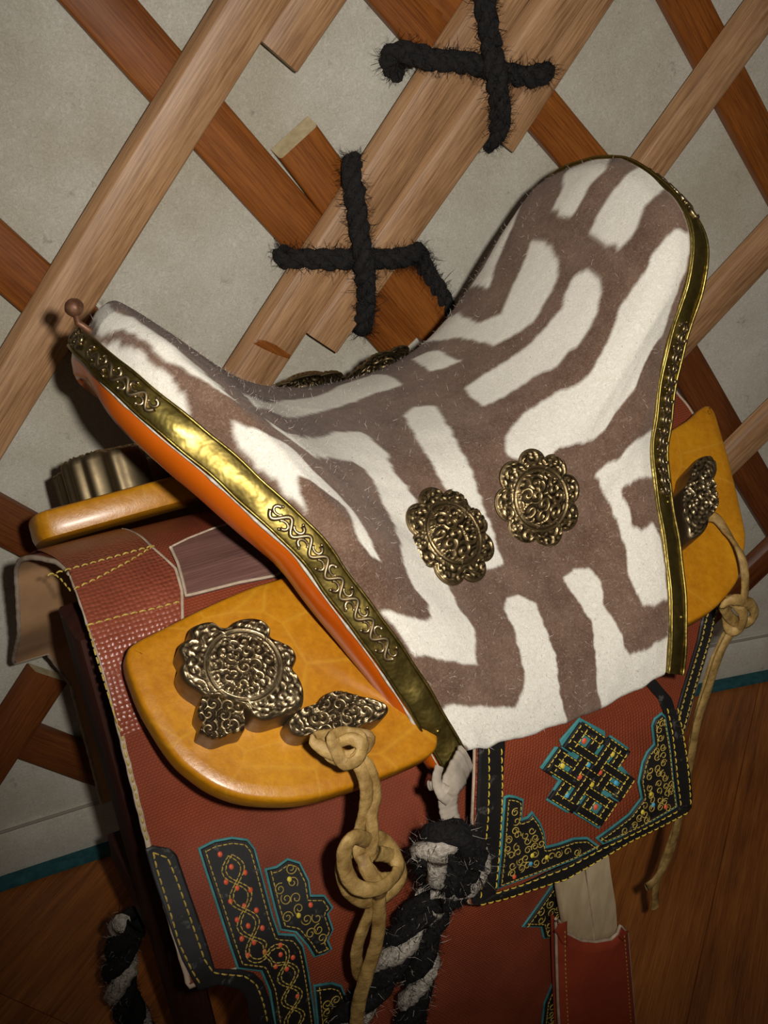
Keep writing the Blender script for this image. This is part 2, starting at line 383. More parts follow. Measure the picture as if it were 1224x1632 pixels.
def polar_relief(rad, hfn, nr, nth, base, fn):
    """disc of outline rad(theta); hfn(x,y,rho,theta)->height above 'base'; wall down to 0.  returns verts, faces, relief tone"""
    th = np.linspace(0, 2 * np.pi, nth, endpoint=False); R = rad(th); v = []; pol = []
    rho = np.linspace(0, 1, nr)[1:]
    X = rho[:, None] * R * np.cos(th); Y = rho[:, None] * R * np.sin(th)
    h, p = hfn(X, Y, rho[:, None] * np.ones_like(th), th[None] * np.ones((nr - 1, 1)))
    hc, pc = hfn(np.zeros((1, 1)), np.zeros((1, 1)), np.zeros((1, 1)), np.zeros((1, 1)))
    pts = [fn(0, 0, base + float(hc[0, 0]))]; pol.append(float(pc[0, 0]))
    for i in range(nr - 1):
        for k in range(nth): pts.append(fn(X[i, k], Y[i, k], base + h[i, k])); pol.append(p[i, k])
    q = (nr - 1)
    for hh, sc in ((base * .85, 1.02), (base * .5, 1.025), (0, 1.03)):
        for k in range(nth): pts.append(fn(X[-1, k] * sc, Y[-1, k] * sc, hh)); pol.append(.45)
    f = [(0, 1 + k, 1 + (k + 1) % nth) for k in range(nth)]
    for i in range(q - 1 + 3):
        f += [(1 + i * nth + k, 1 + (i + 1) * nth + k, 1 + (i + 1) * nth + (k + 1) % nth, 1 + i * nth + (k + 1) % nth) for k in range(nth)]
    return np.array(pts), f, np.array(pol)
def poly_radius(poly):
    p = np.asarray(poly, float); ang = np.arctan2(p[:, 1], p[:, 0]); r = np.hypot(p[:, 0], p[:, 1]); o = np.argsort(ang)
    a, r = ang[o], r[o]; a = np.r_[a[-1] - 2 * np.pi, a, a[0] + 2 * np.pi]; r = np.r_[r[-1], r, r[0]]
    return lambda th: np.interp((np.asarray(th) + np.pi) % (2 * np.pi) - np.pi, a, r)
def in_poly(px, py, poly):
    c = np.zeros(px.shape, bool); n = len(poly); j = n - 1
    for i in range(n):
        xi, yi = poly[i]; xj, yj = poly[j]
        m_ = ((yi > py) != (yj > py)) & (px < (xj - xi) * (py - yi) / ((yj - yi) or 1e-12) + xi); c ^= m_; j = i
    return c
def vnoise(x, y, seed=0):
    """cheap value noise on arrays"""
    xi = np.floor(x).astype(int); yi = np.floor(y).astype(int); fx = x - xi; fy = y - yi; fx = fx * fx * (3 - 2 * fx); fy = fy * fy * (3 - 2 * fy)
    def h(a, b_):
        n = (a * 374761393 + b_ * 668265263 + seed * 1442695041) & 0xffffffff; n = ((n ^ (n >> 13)) * 1274126177) & 0xffffffff; return ((n ^ (n >> 16)) & 0xffff) / 32768.0 - 1
    return (h(xi, yi) * (1 - fx) + h(xi + 1, yi) * fx) * (1 - fy) + (h(xi, yi + 1) * (1 - fx) + h(xi + 1, yi + 1) * fx) * fy

# ------------------------------------------------------------------ the tent: felt wall on a curve, lattice, floor
WR, WB, WY = 7.0, np.array([0., 1.235]), math.radians(21.5)
WC = WB + WR * np.array([math.sin(WY), -math.cos(WY)])
def wall_pt(u, z, off=0.0):
    a = u / WR; d = np.array([-math.sin(WY), math.cos(WY)]); c, s = math.cos(-a), math.sin(-a)
    d = np.array([d[0] * c - d[1] * s, d[0] * s + d[1] * c]); p = WC + d * (WR - off); return np.array([p[0], p[1], z])
def wall_px(x, y, off=0.0):
    d = ray(x, y); o = C[:2] - WC; a = d[:2] @ d[:2]; b_ = 2 * (o @ d[:2]); c = o @ o - (WR - off) ** 2
    k = (-b_ + math.sqrt(b_ * b_ - 4 * a * c)) / (2 * a); p = C + d * k; e = norm(p[:2] - WC); d0 = np.array([-math.sin(WY), math.cos(WY)])
    ang = math.atan2(d0[0] * e[1] - d0[1] * e[0], d0 @ e); return np.array([-ang * WR, p[2]])

us = np.linspace(-1.5, 1.9, 90); zs = np.linspace(0, 1.9, 60); v = []; uvw = []
for u in us:
    for z in zs:
        n_ = mnoise.noise(Vector((u * 3, z * 3, 0))) * .004
        v.append(wall_pt(u, z, n_)); uvw.append((u, z))
mk('wall_back', v, [q[::-1] for q in grid_faces(len(us), len(zs))], 'wall_felt', uv=uvw, kind='structure', label='grey-white felt wall of the tent behind the wooden lattice')
# fold of the lower felt band, with its cord
zc = float(np.mean([wall_px(0, 1322)[1], wall_px(145, 1272)[1]]))
v = []; 
for u in us:
    for z, o in ((.0, .012), (zc * .5, .014), (zc - .006, .011), (zc, .006), (zc, .001)): v.append(wall_pt(u, z, o))
mk('trim_1', v, [q[::-1] for q in grid_faces(len(us), 5)], 'wall_felt', kind='structure', label='lower felt band along the foot of the tent wall')
mb = MB(); mb.add(*tube([wall_pt(u, zc + .001, .010) for u in us], .0022, 6)); mb.mk('trim_2', 'fibre_grey', kind='structure', label='thin grey cord along the felt fold near the floor')
v = []
for u in us:
    for z, o in ((0, .030), (.008, .030), (.010, .027), (.010, .012)): v.append(wall_pt(u, z, o))
mk('trim_3', v, [q[::-1] for q in grid_faces(len(us), 4)], 'teal_cloth', kind='structure', label='teal cloth edging where the felt wall meets the floor')

lat = thing('wall_lattice', 'crossed wooden lattice in front of the grey felt wall', None, tuple(wall_pt(0, 0, .03)), kind='structure')
def lath(p0, p1, width, layer, e0=.5, e1=.5, th=.015, m='lath_pale', off=None):
    o = off if off is not None else (.030 if layer == 'front' else .006)
    a = wall_px(*p0, o + th); b_ = wall_px(*p1, o + th); d = norm(b_ - a); L = np.linalg.norm(b_ - a)
    a2 = a - d * e0; b2 = b_ + d * e1
    if b2[1] < .02: b2 = a2 + (b2 - a2) * (a2[1] - .02) / (a2[1] - b2[1])
    if a2[1] < .02: a2 = b2 + (a2 - b2) * (b2[1] - .02) / (b2[1] - a2[1])
    n_ = np.array([-d[1], d[0]]); N = 22; w = width / 2; bv = .0028
    prof = [(-w, 0), (-w, th - bv), (-w + bv * .35, th - bv * .35), (-w + bv, th), (w - bv, th), (w - bv * .35, th - bv * .35), (w, th - bv), (w, 0)]
    if layer == 'front': prof[1:4] = [(-w + .0015, th * .35), (-w + .0065, th - .0012), (-w + .0085, th)]     # split side, planed at a slant
    v = []; uv = []; K = len(prof)
    for i in range(N):
        c = a2 + (b2 - a2) * i / (N - 1); l_ = np.linalg.norm(b2 - a2) * i / (N - 1)
        wob = mnoise.noise(Vector((l_ * 5, p0[0] * .1, p0[1] * .1))) * .0012
        for k, (x, h) in enumerate(prof):
            q = c + n_ * (x + wob) + (d * .010 * min(1, h / th) if (i == 0 and e0 == 0) else 0); v.append(wall_pt(q[0], q[1], o + h)); uv.append((l_, x + h * (1 if x < 0 else -1) * .9))
    f = [(i * K + k, i * K + (k + 1) % K, (i + 1) * K + (k + 1) % K, (i + 1) * K + k) for i in range(N - 1) for k in range(K)]
    f += [tuple(range(K))[::-1], tuple(range((N - 1) * K, N * K))]
    o_ = mk('lath', v, f, m, lat, smooth='auto', uv=uv); o_.data.materials.append(M['end_grain'])
    for pg in o_.data.polygons[-2:]: pg.material_index = 1
    # recalc outward
    bm = bmesh.new(); bm.from_mesh(o_.data); bmesh.ops.recalc_face_normals(bm, faces=bm.faces); bm.to_mesh(o_.data); bm.free()
    return o_
FR = [((404, 0), (113, 470), .056, .5, .55), ((482, 30), (443, 88), .054, .6, 0.0), ((797, 0), (443, 538), .057, .5, .35), ((897, 0), (513, 547), .050, .5, 0.0),
      ((1190, 60), (1048, 255), .046, .5, .4), ((1224, 395), (1090, 540), .050, .5, .4), ((1224, 678), (1163, 738), .046, .5, .4), ((1224, 893), (1190, 926), .046, .5, .4), ((52, 1120), (0, 1200), .052, .04, .4)]
laths = [lath(a, b_, w, 'front', e0, e1, m='lath_dark' if i in (7, 8) else 'lath_pale') for i, (a, b_, w, e0, e1) in enumerate(FR)]
notch = np.array([wall_px(x, y, .0452) for x, y in [(403, 547), (412, 541), (424, 543), (440, 550), (463, 566), (461, 572), (440, 565), (420, 556)]])
v, f = slab(resample(notch, .004, True), lambda x, y, h: wall_pt(x, y, .0448 + h), [(0, 0), (0, .0006), (.001, .0012)])
mk('split_notch', v, f, 'lath_amber', laths[2], smooth='auto', uv=[(a * .2, b_) for a, b_ in np.tile(resample(notch, .004, True), (4, 1))], label='raw split notch across the lath')
lath((905, 60), (797, 226), .046, 'front', .5, 0.0, off=.0215, th=.0082)
BK = [((158, 0), (463, 345), .056, .5, .22, 0), ((468, 215), (660, 471), .053, 0, .45, 0), ((0, 410), (64, 467), .056, .5, .9, 0), ((1096, 0), (1182, 165), .050, .5, .5, 0), ((644, 0), (740, 112), .054, .5, 0, 0),
      ((719, 0), (860, 168), .050, .5, .22, 0), ((0, 833), (60, 865), .052, .5, .6, 0), ((50, 1188), (140, 1222), .050, .4, .3, 0), ((1100, 590), (1200, 760), .052, .05, .8, 0)]
for i, (a, b_, w, e0, e1, _) in enumerate(BK): lath(a, b_, w, 'back', e0, e1, m='lath_dark' if i in (6, 7, 8) else 'lath_amber')

# floor of wide boards
fd = norm(np.array([.405, .914])); fp = np.array([fd[1], -fd[0]]); f0 = np.array([.524, 1.182])
sub = mk('floor', [(-2.2, -1.2, -.02), (2.6, -1.2, -.02), (2.6, 2.6, -.02), (-2.2, 2.6, -.02)], [(0, 1, 2, 3)], 'stand_wood', smooth=False, kind='structure', label='brown wood-grain floor boards of the tent')
for k in range(-5, 5):
    for j, (l0, l1) in enumerate(((-2.1, -.72), (-.72, .95))):
        a0, a1 = k * .339 + .0002, (k + 1) * .339 - .0002; v = []; uv = []
        for h, e in ((-.018, 0), (-.0006, 0), (0, .0007)):
            for x, y in ((a0 + e, l0 + e + .0007), (a1 - e, l0 + e + .0007), (a1 - e, l1 - e), (a0 + e, l1 - e)):
                p = f0 + fp * x + fd * y; v.append((p[0], p[1], h)); uv.append((y, x))
        f = [(r * 4 + q, r * 4 + (q + 1) % 4, (r + 1) * 4 + (q + 1) % 4, (r + 1) * 4 + q) for r in range(2) for q in range(4)] + [(8, 9, 10, 11)]
        mk('floor_board', v, f, 'floor_wood', sub, smooth=False, uv=uv)

# black hair ropes lashing two lattice sections
def strands(mb, P, R, ply=3, pitch=.05, seg=8, phase=0, dye=None):
    P = resample(spline(P, 80), .004); L = np.r_[0, np.cumsum(np.linalg.norm(np.diff(P, axis=0), axis=1))]; tg, a, b_ = frames(P); pts = []; nr = []
    for k in range(ply):
        th = 2 * np.pi * (L / pitch + k / ply) + phase; rr = R * (.50 + .05 * np.sin(L * 90 + k))
        Q = P + (a * np.cos(th)[:, None] + b_ * np.sin(th)[:, None]) * rr[:, None]
        v, f = tube(Q, R * .60 * (1 + .07 * np.sin(L * 140 + 2 * k)), seg); v = v + rng.normal(size=v.shape) * R * .05; mb.add(v, f, None if dye is None else dye[k])
    for i in range(len(P)):
        for _ in range(24):
            th = random.random() * 6.28; e = a[i] * math.cos(th) + b_[i] * math.sin(th); pts.append(P[i] + e * R * .95); nr.append(e)
    return pts, nr
def lashing(label, vert, hori):
    loc = wall_pt(*wall_px(*vert[len(vert) // 2][:2], .06), .055); t = thing('rope_lashing', label, 'rope', tuple(loc), 'black ropes tied round the lattice')
    P3 = lambda lst: [wall_pt(*wall_px(x, y, o), o) for x, y, o in lst]
    A = [];
    for nm, lst, ph in (('upright_turn', vert, 0), ('cross_turn', hori, 1.3)):
        mb = MB(); p, n_ = strands(mb, P3(lst), .0108, 3, .055, 8, ph); o = mb.mk(nm, 'rope_black', t); A.append(o)
        idx = rng.permutation(len(p))[:3000]; fuzz('loose_hair', 'fibre_dark', o, np.array(p)[idx], np.array(n_)[idx], .015, .00022, 1.0, 1.4)
lashing('black hair rope cross tied round the lattice at the top edge, above the cantle',
        [(768, -30, .058), (775, 20, .060), (783, 70, .062), (790, 120, .074), (796, 165, .064), (797, 195, .054), (788, 218, .036), (778, 226, .014)],
        [(632, 115, .012), (622, 92, .030), (640, 82, .044), (690, 96, .056), (740, 100, .058), (788, 112, .056), (840, 122, .054), (862, 118, .046), (870, 110, .018)])
lashing('black hair rope cross tied round the lattice above the dip of the seat',
        [(568, 258, .014), (560, 266, .040), (563, 300, .056), (570, 350, .060), (578, 410, .074), (583, 450, .062), (584, 490, .056), (580, 515, .040), (578, 522, .014)],
        [(452, 402, .012), (458, 411, .030), (490, 412, .046), (540, 414, .056), (580, 412, .056), (620, 414, .056), (652, 408, .050), (664, 400, .034), (676, 424, .018), (700, 466, .014), (714, 496, .012)])

# ------------------------------------------------------------------ the saddle
def PT(q): return Wd(np.asarray(q, float))
def vec(q): q = np.asarray(q, float); return q[..., 0:1] * SA + q[..., 1:2] * SN + q[..., 2:3] * SZ
sad = thing('saddle', 'high-pommelled saddle with brown and white patterned felt seat and brass rims', 'saddle', tuple(PT([0, 0, .60])))
SEAT_WHITE = [
    [(1.0, -0.13), (1.0, -0.068), (1.025, -0.047), (0.965, 0.0), (0.941, -0.011), (0.924, -0.007), (0.902, -0.009), (0.902, -0.041), (0.91, -0.08), (0.935, -0.089), (0.963, -0.117)],
    [(0.991, 0.052), (1.02, 0.041), (1.014, 0.089), (1.01, 0.126), (0.975, 0.134), (0.953, 0.131), (0.935, 0.141), (0.921, 0.144), (0.901, 0.131), (0.896, 0.092), (0.895, 0.051), (0.909, 0.047), (0.923, 0.047), (0.958, 0.05)],
    [(0.979, 0.218), (1.003, 0.233), (0.998, 0.276), (0.988, 0.304), (0.984, 0.34), (0.977, 0.376), (0.977, 0.404), (0.944, 0.404), (0.924, 0.422), (0.912, 0.442), (0.855, 0.417), (0.824, 0.417), (0.789, 0.397), (0.745, 0.349), (0.702, 0.313), (0.671, 0.314), (0.637, 0.299), (0.602, 0.27), (0.59, 0.252), (0.606, 0.215), (0.633, 0.195), (0.669, 0.187), (0.702, 0.189), (0.737, 0.206), (0.767, 0.225), (0.792, 0.235), (0.805, 0.229), (0.834, 0.225), (0.847, 0.217), (0.86, 0.204), (0.883, 0.209), (0.913, 0.214), (0.926, 0.205), (0.947, 0.21)],
    [(1.01, 0.602), (1.003, 0.66), (0.924, 0.634), (0.88, 0.616), (0.888, 0.643), (0.899, 0.667), (0.902, 0.7), (0.924, 0.728), (0.976, 0.736), (1.001, 0.774), (0.996, 0.809), (0.993, 0.844), (1.0, 0.871), (0.936, 0.869), (0.887, 0.852), (0.864, 0.818), (0.852, 0.774), (0.864, 0.727), (0.856, 0.688), (0.853, 0.647), (0.835, 0.592), (0.806, 0.527), (0.796, 0.491), (0.834, 0.515), (0.876, 0.543), (0.921, 0.56), (0.964, 0.575), (1.005, 0.582)],
    [(0.639, 0.661), (0.687, 0.659), (0.734, 0.683), (0.756, 0.738), (0.74, 0.781), (0.757, 0.828), (0.778, 0.865), (0.785, 0.902), (0.81, 0.925), (0.886, 0.935), (1.016, 0.937), (1.05, 0.961), (1.05, 0.983), (1.05, 1.0), (0.868, 1.06), (0.703, 1.06), (0.643, 0.965), (0.653, 0.92), (0.663, 0.859), (0.675, 0.809), (0.662, 0.755), (0.649, 0.703)],
    [(0.406, 0.681), (0.442, 0.655), (0.482, 0.658), (0.516, 0.692), (0.507, 0.753), (0.504, 0.807), (0.497, 0.848), (0.486, 0.901), (0.474, 0.942), (0.503, 1.06), (0.378, 1.06), (0.227, 1.06), (0.083, 1.06), (-0.006, 0.981), (-0.01, 0.947), (-0.011, 0.913), (0.048, 0.91), (0.138, 0.92), (0.276, 0.94), (0.336, 0.904), (0.365, 0.856), (0.386, 0.787), (0.403, 0.735)],
    [(0.105, 0.272), (0.135, 0.284), (0.238, 0.183), (0.338, 0.102), (0.39, 0.097), (0.386, 0.14), (0.384, 0.177), (0.361, 0.226), (0.36, 0.274), (0.355, 0.322), (0.294, 0.505), (0.279, 0.597), (0.269, 0.664), (0.269, 0.729), (0.202, 0.827), (0.156, 0.827), (0.092, 0.817), (0.011, 0.804), (0.01, 0.748), (0.004, 0.695), (0.057, 0.725), (0.108, 0.731), (0.142, 0.715), (0.16, 0.68), (0.148, 0.648), (0.158, 0.596), (0.245, 0.437), (0.267, 0.361), (0.283, 0.307), (0.302, 0.244), (0.291, 0.221), (0.24, 0.243), (0.151, 0.325), (0.127, 0.311), (0.101, 0.302)],
    [(0.498, 0.06), (0.53, 0.038), (0.568, 0.055), (0.553, 0.1), (0.529, 0.165), (0.515, 0.218), (0.511, 0.262), (0.498, 0.33), (0.494, 0.379), (0.488, 0.465), (0.471, 0.561), (0.394, 0.565), (0.383, 0.502), (0.45, 0.315), (0.435, 0.295), (0.438, 0.262), (0.45, 0.211), (0.463, 0.154), (0.481, 0.103)],
    [(0.125, 0.185), (0.155, 0.163), (0.315, -0.033), (0.414, -0.093), (0.487, -0.154), (0.554, -0.174), (0.574, -0.125), (0.565, -0.054), (0.502, -0.05), (0.463, -0.036), (0.416, -0.015), (0.342, 0.021), (0.214, 0.135), (0.119, 0.234)],
    [(0.029, 0.3), (0.037, 0.321), (0.057, 0.342), (0.092, 0.343), (0.096, 0.387), (0.111, 0.441), (0.107, 0.492), (0.091, 0.55), (0.091, 0.603), (0.071, 0.602), (0.056, 0.57), (0.086, 0.496), (0.07, 0.457), (0.04, 0.432), (0.019, 0.463), (0.003, 0.487), (0.008, 0.44), (0.009, 0.383), (0.007, 0.337), (0.017, 0.318)],
    [(0.872, -0.088), (0.871, -0.064), (0.866, -0.016), (0.859, 0.012), (0.843, 0.032), (0.824, 0.039), (0.804, 0.042), (0.786, 0.046), (0.76, 0.029), (0.727, 0.006), (0.724, -0.032), (0.72, -0.09), (0.704, -0.152), (0.693, -0.221), (0.76, -0.255), (0.77, -0.211), (0.757, -0.152), (0.753, -0.087), (0.762, -0.061), (0.773, -0.04), (0.795, -0.051), (0.81, -0.06), (0.829, -0.066), (0.854, -0.076)],
    [(0.852, 0.072), (0.864, 0.087), (0.865, 0.121), (0.859, 0.144), (0.839, 0.163), (0.822, 0.167), (0.798, 0.168), (0.778, 0.154), (0.758, 0.156), (0.724, 0.134), (0.686, 0.127), (0.623, 0.118), (0.629, 0.083), (0.634, 0.045), (0.657, 0.043), (0.699, 0.053), (0.73, 0.064), (0.769, 0.078), (0.798, 0.083), (0.817, 0.089), (0.833, 0.072)],
    [(0.965, -0.213), (0.944, -0.213), (0.902, -0.19), (0.871, -0.183), (0.841, -0.161), (0.803, -0.131), (0.823, -0.238), (0.846, -0.222), (0.883, -0.228), (0.926, -0.255), (0.948, -0.238), (0.968, -0.201), (0.975, -0.184)],
    [(0.643, -0.157), (0.668, -0.146), (0.681, -0.106), (0.68, -0.028), (0.654, -0.042), (0.631, -0.059), (0.634, -0.105)],
    [(0.014, -0.102), (0.024, -0.105), (0.039, -0.105), (0.035, -0.025), (0.042, 0.035), (0.054, 0.082), (0.062, 0.126), (0.07, 0.161), (0.069, 0.209), (0.061, 0.269), (0.045, 0.225), (0.036, 0.176), (0.029, 0.131), (0.027, 0.085), (0.02, 0.054), (0.006, 0.015), (0.008, -0.03)],
    [(0.001, 0.021), (0.01, 0.086), (0.016, 0.12), (0.018, 0.154), (0.018, 0.19), (0.014, 0.217), (0.008, 0.234), (-0.002, 0.248), (-0.005, 0.227), (-0.007, 0.182), (-0.003, 0.122), (-0.005, 0.068)],
]

nu, nv = 300, 560
ug = np.linspace(0, 1, nu); vg = np.linspace(-1, 1, nv); U, V = np.meshgrid(ug, vg, indexing='ij')
P = seat(U, V); N = seat_n(np.clip(U, .002, .998), np.clip(V, -.998, .998))
# warp the look-up a little so that the dyed edges stay woolly
wu = U + .004 * vnoise(U * 30, V * 50, 1) + .0012 * vnoise(U * 110, V * 190, 2); wv = V + .003 * vnoise(U * 30, V * 50, 3) + .001 * vnoise(U * 110, V * 190, 4)
mv = np.where(wv < -.30, -wv, wv); dye = np.zeros(U.shape, bool)
for poly in SEAT_WHITE: dye |= in_poly(wu, mv, poly)
dye = dye.astype(float); k5 = dye.copy()
for ax in (0, 1):
    for sft in (-1, 1): k5 += np.roll(dye, sft, ax)
dye = k5 / 5
lump = .0007 * vnoise(U * 16, V * 24, 5)
P = P + N * lump[..., None]
P[:, :, 2] += .002 * np.clip((np.abs(V) - .93) / .07, 0, 1) * vnoise(U * 18, V * 0 + np.sign(V), 9)
rows = [P]; dyes = [dye]
def hem(j, sgn):
    base = P[:, j]; n_ = N[:, j]; dn = norm(base - P[:, j - sgn * 4]); out = []
    for a, d in ((.0026, .0012), (.0034, .0042), (.002, .0074), (-.004, .0084)): out.append(base + dn * a - n_ * d)
    return np.stack(out, 1)
near = hem(nv - 1, 1); far = hem(0, -1)
Pall = np.concatenate([far[:, ::-1], P, near], 1); Dall = np.concatenate([np.repeat(dye[:, :1], 4, 1), dye, np.repeat(dye[:, -1:], 4, 1)], 1); K = Pall.shape[1]
seat_o = mk('seat_cover', PT(Pall.reshape(-1, 3)), grid_faces(nu, K), 'seat_felt', sad, attr=('dye', Dall.ravel()), label='brown felt seat cover with white maze-like bands')
ii = rng.integers(0, nu, 15000); jj = rng.integers(0, nv, 15000)
wm = dye[ii, jj] > .5
sel = wm | (rng.random(15000) < .5)
fuzz('felt_fuzz', 'fibre_pale', seat_o, PT(P[ii, jj])[sel], vec(N[ii, jj])[sel], .0055, .00009, 1.3, 1.3)
fuzz('felt_fuzz', 'fibre_brown', seat_o, PT(P[ii, jj])[~wm], vec(N[ii, jj])[~wm], .0050, .00010, 1.3, 1.3)

# arches and their brass rims
def rim_path(Cv, far, n=150):
    v = np.linspace(-1, 1, n); q = curve_at(Cv, np.abs(v)); q[:, 1] *= np.where(v < 0, -far, 1); return v, q
def arch(Cv, sgn, name, drop, inw, out_s, label):
    v, q = rim_path(Cv, 1.0 if sgn < 0 else .9); tip = np.clip(1 - np.abs(v) / .26, 0, 1)[:, None] ** 1.2; o = np.array([sgn * .0195, 0, -drop]) * (1 - tip) + np.array([sgn * .009, 0, -.017]) * tip; dq = np.gradient(q, axis=0)
    tn = norm(np.stack([dq[:, 1], dq[:, 2]], 1)); rad = np.stack([np.zeros(len(q)), -tn[:, 1], tn[:, 0]], 1)     # outward in the arch's own plane
    av = np.abs(v)
    bandn = norm(np.cross(norm(dq), o)); bandn *= np.sign((bandn * (rad + [0, 0, .3])).sum(1))[:, None]
    q0 = q + bandn * .0022
    # body of the arch: closed section swept along the rim
    iw = np.interp(av, inw[0], inw[1])[:, None]; os_ = np.interp(av, inw[0], out_s)[:, None] * sgn
    A = q - rad * .022 - np.array([sgn * .008, 0, 0]); B = q + o * .1 - bandn * .002; D = q + o * 1.02 - bandn * .001
    E1 = q + o - rad * iw * .35 + np.array([1, 0, 0]) * os_ * .8; E2 = q + o - rad * iw * .75 + np.array([1, 0, 0]) * os_; F_ = q + o - rad * iw + np.array([1, 0, 0]) * os_ * .55
    G_ = q + o - rad * iw * 1.02 - np.array([sgn * .010, 0, 0]); H_ = q - rad * (iw * .6 + .012) - np.array([sgn * .016, 0, 0])
    sec = np.stack([A, B, D, E1, E2, F_, G_, H_], 1); Kk = 8
    f = [(i * Kk + k, (i + 1) * Kk + k, (i + 1) * Kk + (k + 1) % Kk, i * Kk + (k + 1) % Kk) for i in range(len(q) - 1) for k in range(Kk)]
    f += [tuple(range(Kk)), tuple(range((len(q) - 1) * Kk, len(q) * Kk))[::-1]]
    ob = mk(name, PT(sec.reshape(-1, 3)), f, 'arch_lacquer', sad, label=label)
    bm = bmesh.new(); bm.from_mesh(ob.data); bmesh.ops.recalc_face_normals(bm, faces=bm.faces); bm.to_mesh(ob.data); bm.free()
    # brass band, gently bowed
    fr = np.linspace(0, 1, 9); dent = .0006 * np.sin(v * 37) + .0005 * np.sin(v * 83)
    bd = q0[:, None] + o[:, None] * fr[None, :, None] + bandn[:, None] * (.0022 * (1 - (2 * fr - 1) ** 2)[None, :, None] + dent[:, None, None] * np.sin(np.pi * fr)[None, :, None])
    lip = np.stack([q0 - bandn * .003, ], 1); lip2 = np.stack([q0 + o - bandn * .003], 1)
    full = np.concatenate([lip, bd, lip2], 1); Kb = full.shape[1]
    band = mk('rim_band', PT(full.reshape(-1, 3)), grid_faces(len(q), Kb), 'brass_band', sad)
    bm = bmesh.new(); bm.from_mesh(band.data); bmesh.ops.recalc_face_normals(bm, faces=bm.faces); bm.to_mesh(band.data); bm.free()
    for fr_ in (.03, .97):
        mb = MB(); mb.add(*tube(PT(q0 + o * fr_ + bandn * .0012 + .0002 * np.sin(v * 60)[:, None]), .0013, 6)); mb.mk('edge_bead', 'brass_band', band)
    mb = MB(); mb.add(*tube(PT(q0 + o * 1.06 - bandn * .0022), .0006 + .0008 * np.clip(np.sin(v * 21 + 2 * np.sin(v * 37)), 0, 1), 6)); mb.mk('glue_line', 'glue_white', ob)
    def on(vv, fr_, h):
        g = lambda A_: np.stack([np.interp(vv, v, A_[:, k]) for k in range(3)], -1)
        return g(q0) + g(o) * np.asarray(fr_)[..., None] + g(bandn) * np.asarray(h)[..., None]
    return band, on
pband, pon = arch(LC, -1, 'pommel_arch', .012, ([0, .06, .14, .30, .5, .75, 1], [.015, .019, .027, .036, .034, .030, .020]), [0, .001, .004, .009, .010, .009, .005], 'orange lacquered wooden pommel arch')
cband, con = arch(RC, 1, 'cantle_arch', .010, ([0, .3, 1], [.03, .034, .016]), [.004, .006, .004], 'orange lacquered wooden cantle arch')
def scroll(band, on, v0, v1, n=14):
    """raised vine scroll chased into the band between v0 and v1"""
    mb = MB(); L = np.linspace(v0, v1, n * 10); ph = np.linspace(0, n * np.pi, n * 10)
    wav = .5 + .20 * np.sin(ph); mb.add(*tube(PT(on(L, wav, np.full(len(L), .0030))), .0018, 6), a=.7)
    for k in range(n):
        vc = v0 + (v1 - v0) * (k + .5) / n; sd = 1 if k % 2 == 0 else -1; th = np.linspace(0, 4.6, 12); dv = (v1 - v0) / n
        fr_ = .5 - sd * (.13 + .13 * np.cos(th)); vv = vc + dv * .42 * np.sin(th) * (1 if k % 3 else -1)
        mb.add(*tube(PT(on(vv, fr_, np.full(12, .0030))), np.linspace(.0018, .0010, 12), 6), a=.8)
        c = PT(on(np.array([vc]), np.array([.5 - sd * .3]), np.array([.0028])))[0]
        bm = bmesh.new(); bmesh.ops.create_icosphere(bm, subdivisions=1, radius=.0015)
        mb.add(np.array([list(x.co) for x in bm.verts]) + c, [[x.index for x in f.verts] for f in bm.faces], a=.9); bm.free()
    mb.mk('scroll_ornament', 'bronze', band, attrname='relief_tone', kind='stuff')
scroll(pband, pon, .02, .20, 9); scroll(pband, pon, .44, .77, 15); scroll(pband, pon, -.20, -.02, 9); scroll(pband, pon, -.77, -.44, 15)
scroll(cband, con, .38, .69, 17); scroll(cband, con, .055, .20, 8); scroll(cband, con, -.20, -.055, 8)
def rivet(band, on, v, fr_, r=.0024):
    c = PT(on(np.array([v]), np.array([fr_]), np.array([.0022])))[0]; bm = bmesh.new(); bmesh.ops.create_uvsphere(bm, u_segments=12, v_segments=7, radius=r)
    mk('rivet', np.array([list(x.co) for x in bm.verts]) * [1, 1, .8] + c, [[x.index for x in f.verts] for f in bm.faces], 'brass_band', band); bm.free()
for vv in (.93,): rivet(pband, pon, vv, .5)
for vv in (.70, .90): rivet(cband, con, vv, .55)
# round nail head at the tip of the pommel
a = T(118, 490, -.004); b_ = T(124, 514, .0); bm = bmesh.new(); bmesh.ops.create_icosphere(bm, subdivisions=3, radius=.0068)
nv_ = np.array([list(x.co) for x in bm.verts]); nv_ *= (1 + .08 * np.array([mnoise.noise(Vector(p * 300)) for p in nv_]))[:, None]
mb = MB(); mb.add(nv_ + PT(a), [[x.index for x in f.verts] for f in bm.faces]); bm.free(); mb.add(*tube([PT(a), PT(b_), PT(b_ + [.008, 0, -.008])], .0026, 8)); mb.mk('nail', 'nail_iron', sad, label='round-headed nail at the pommel tip')

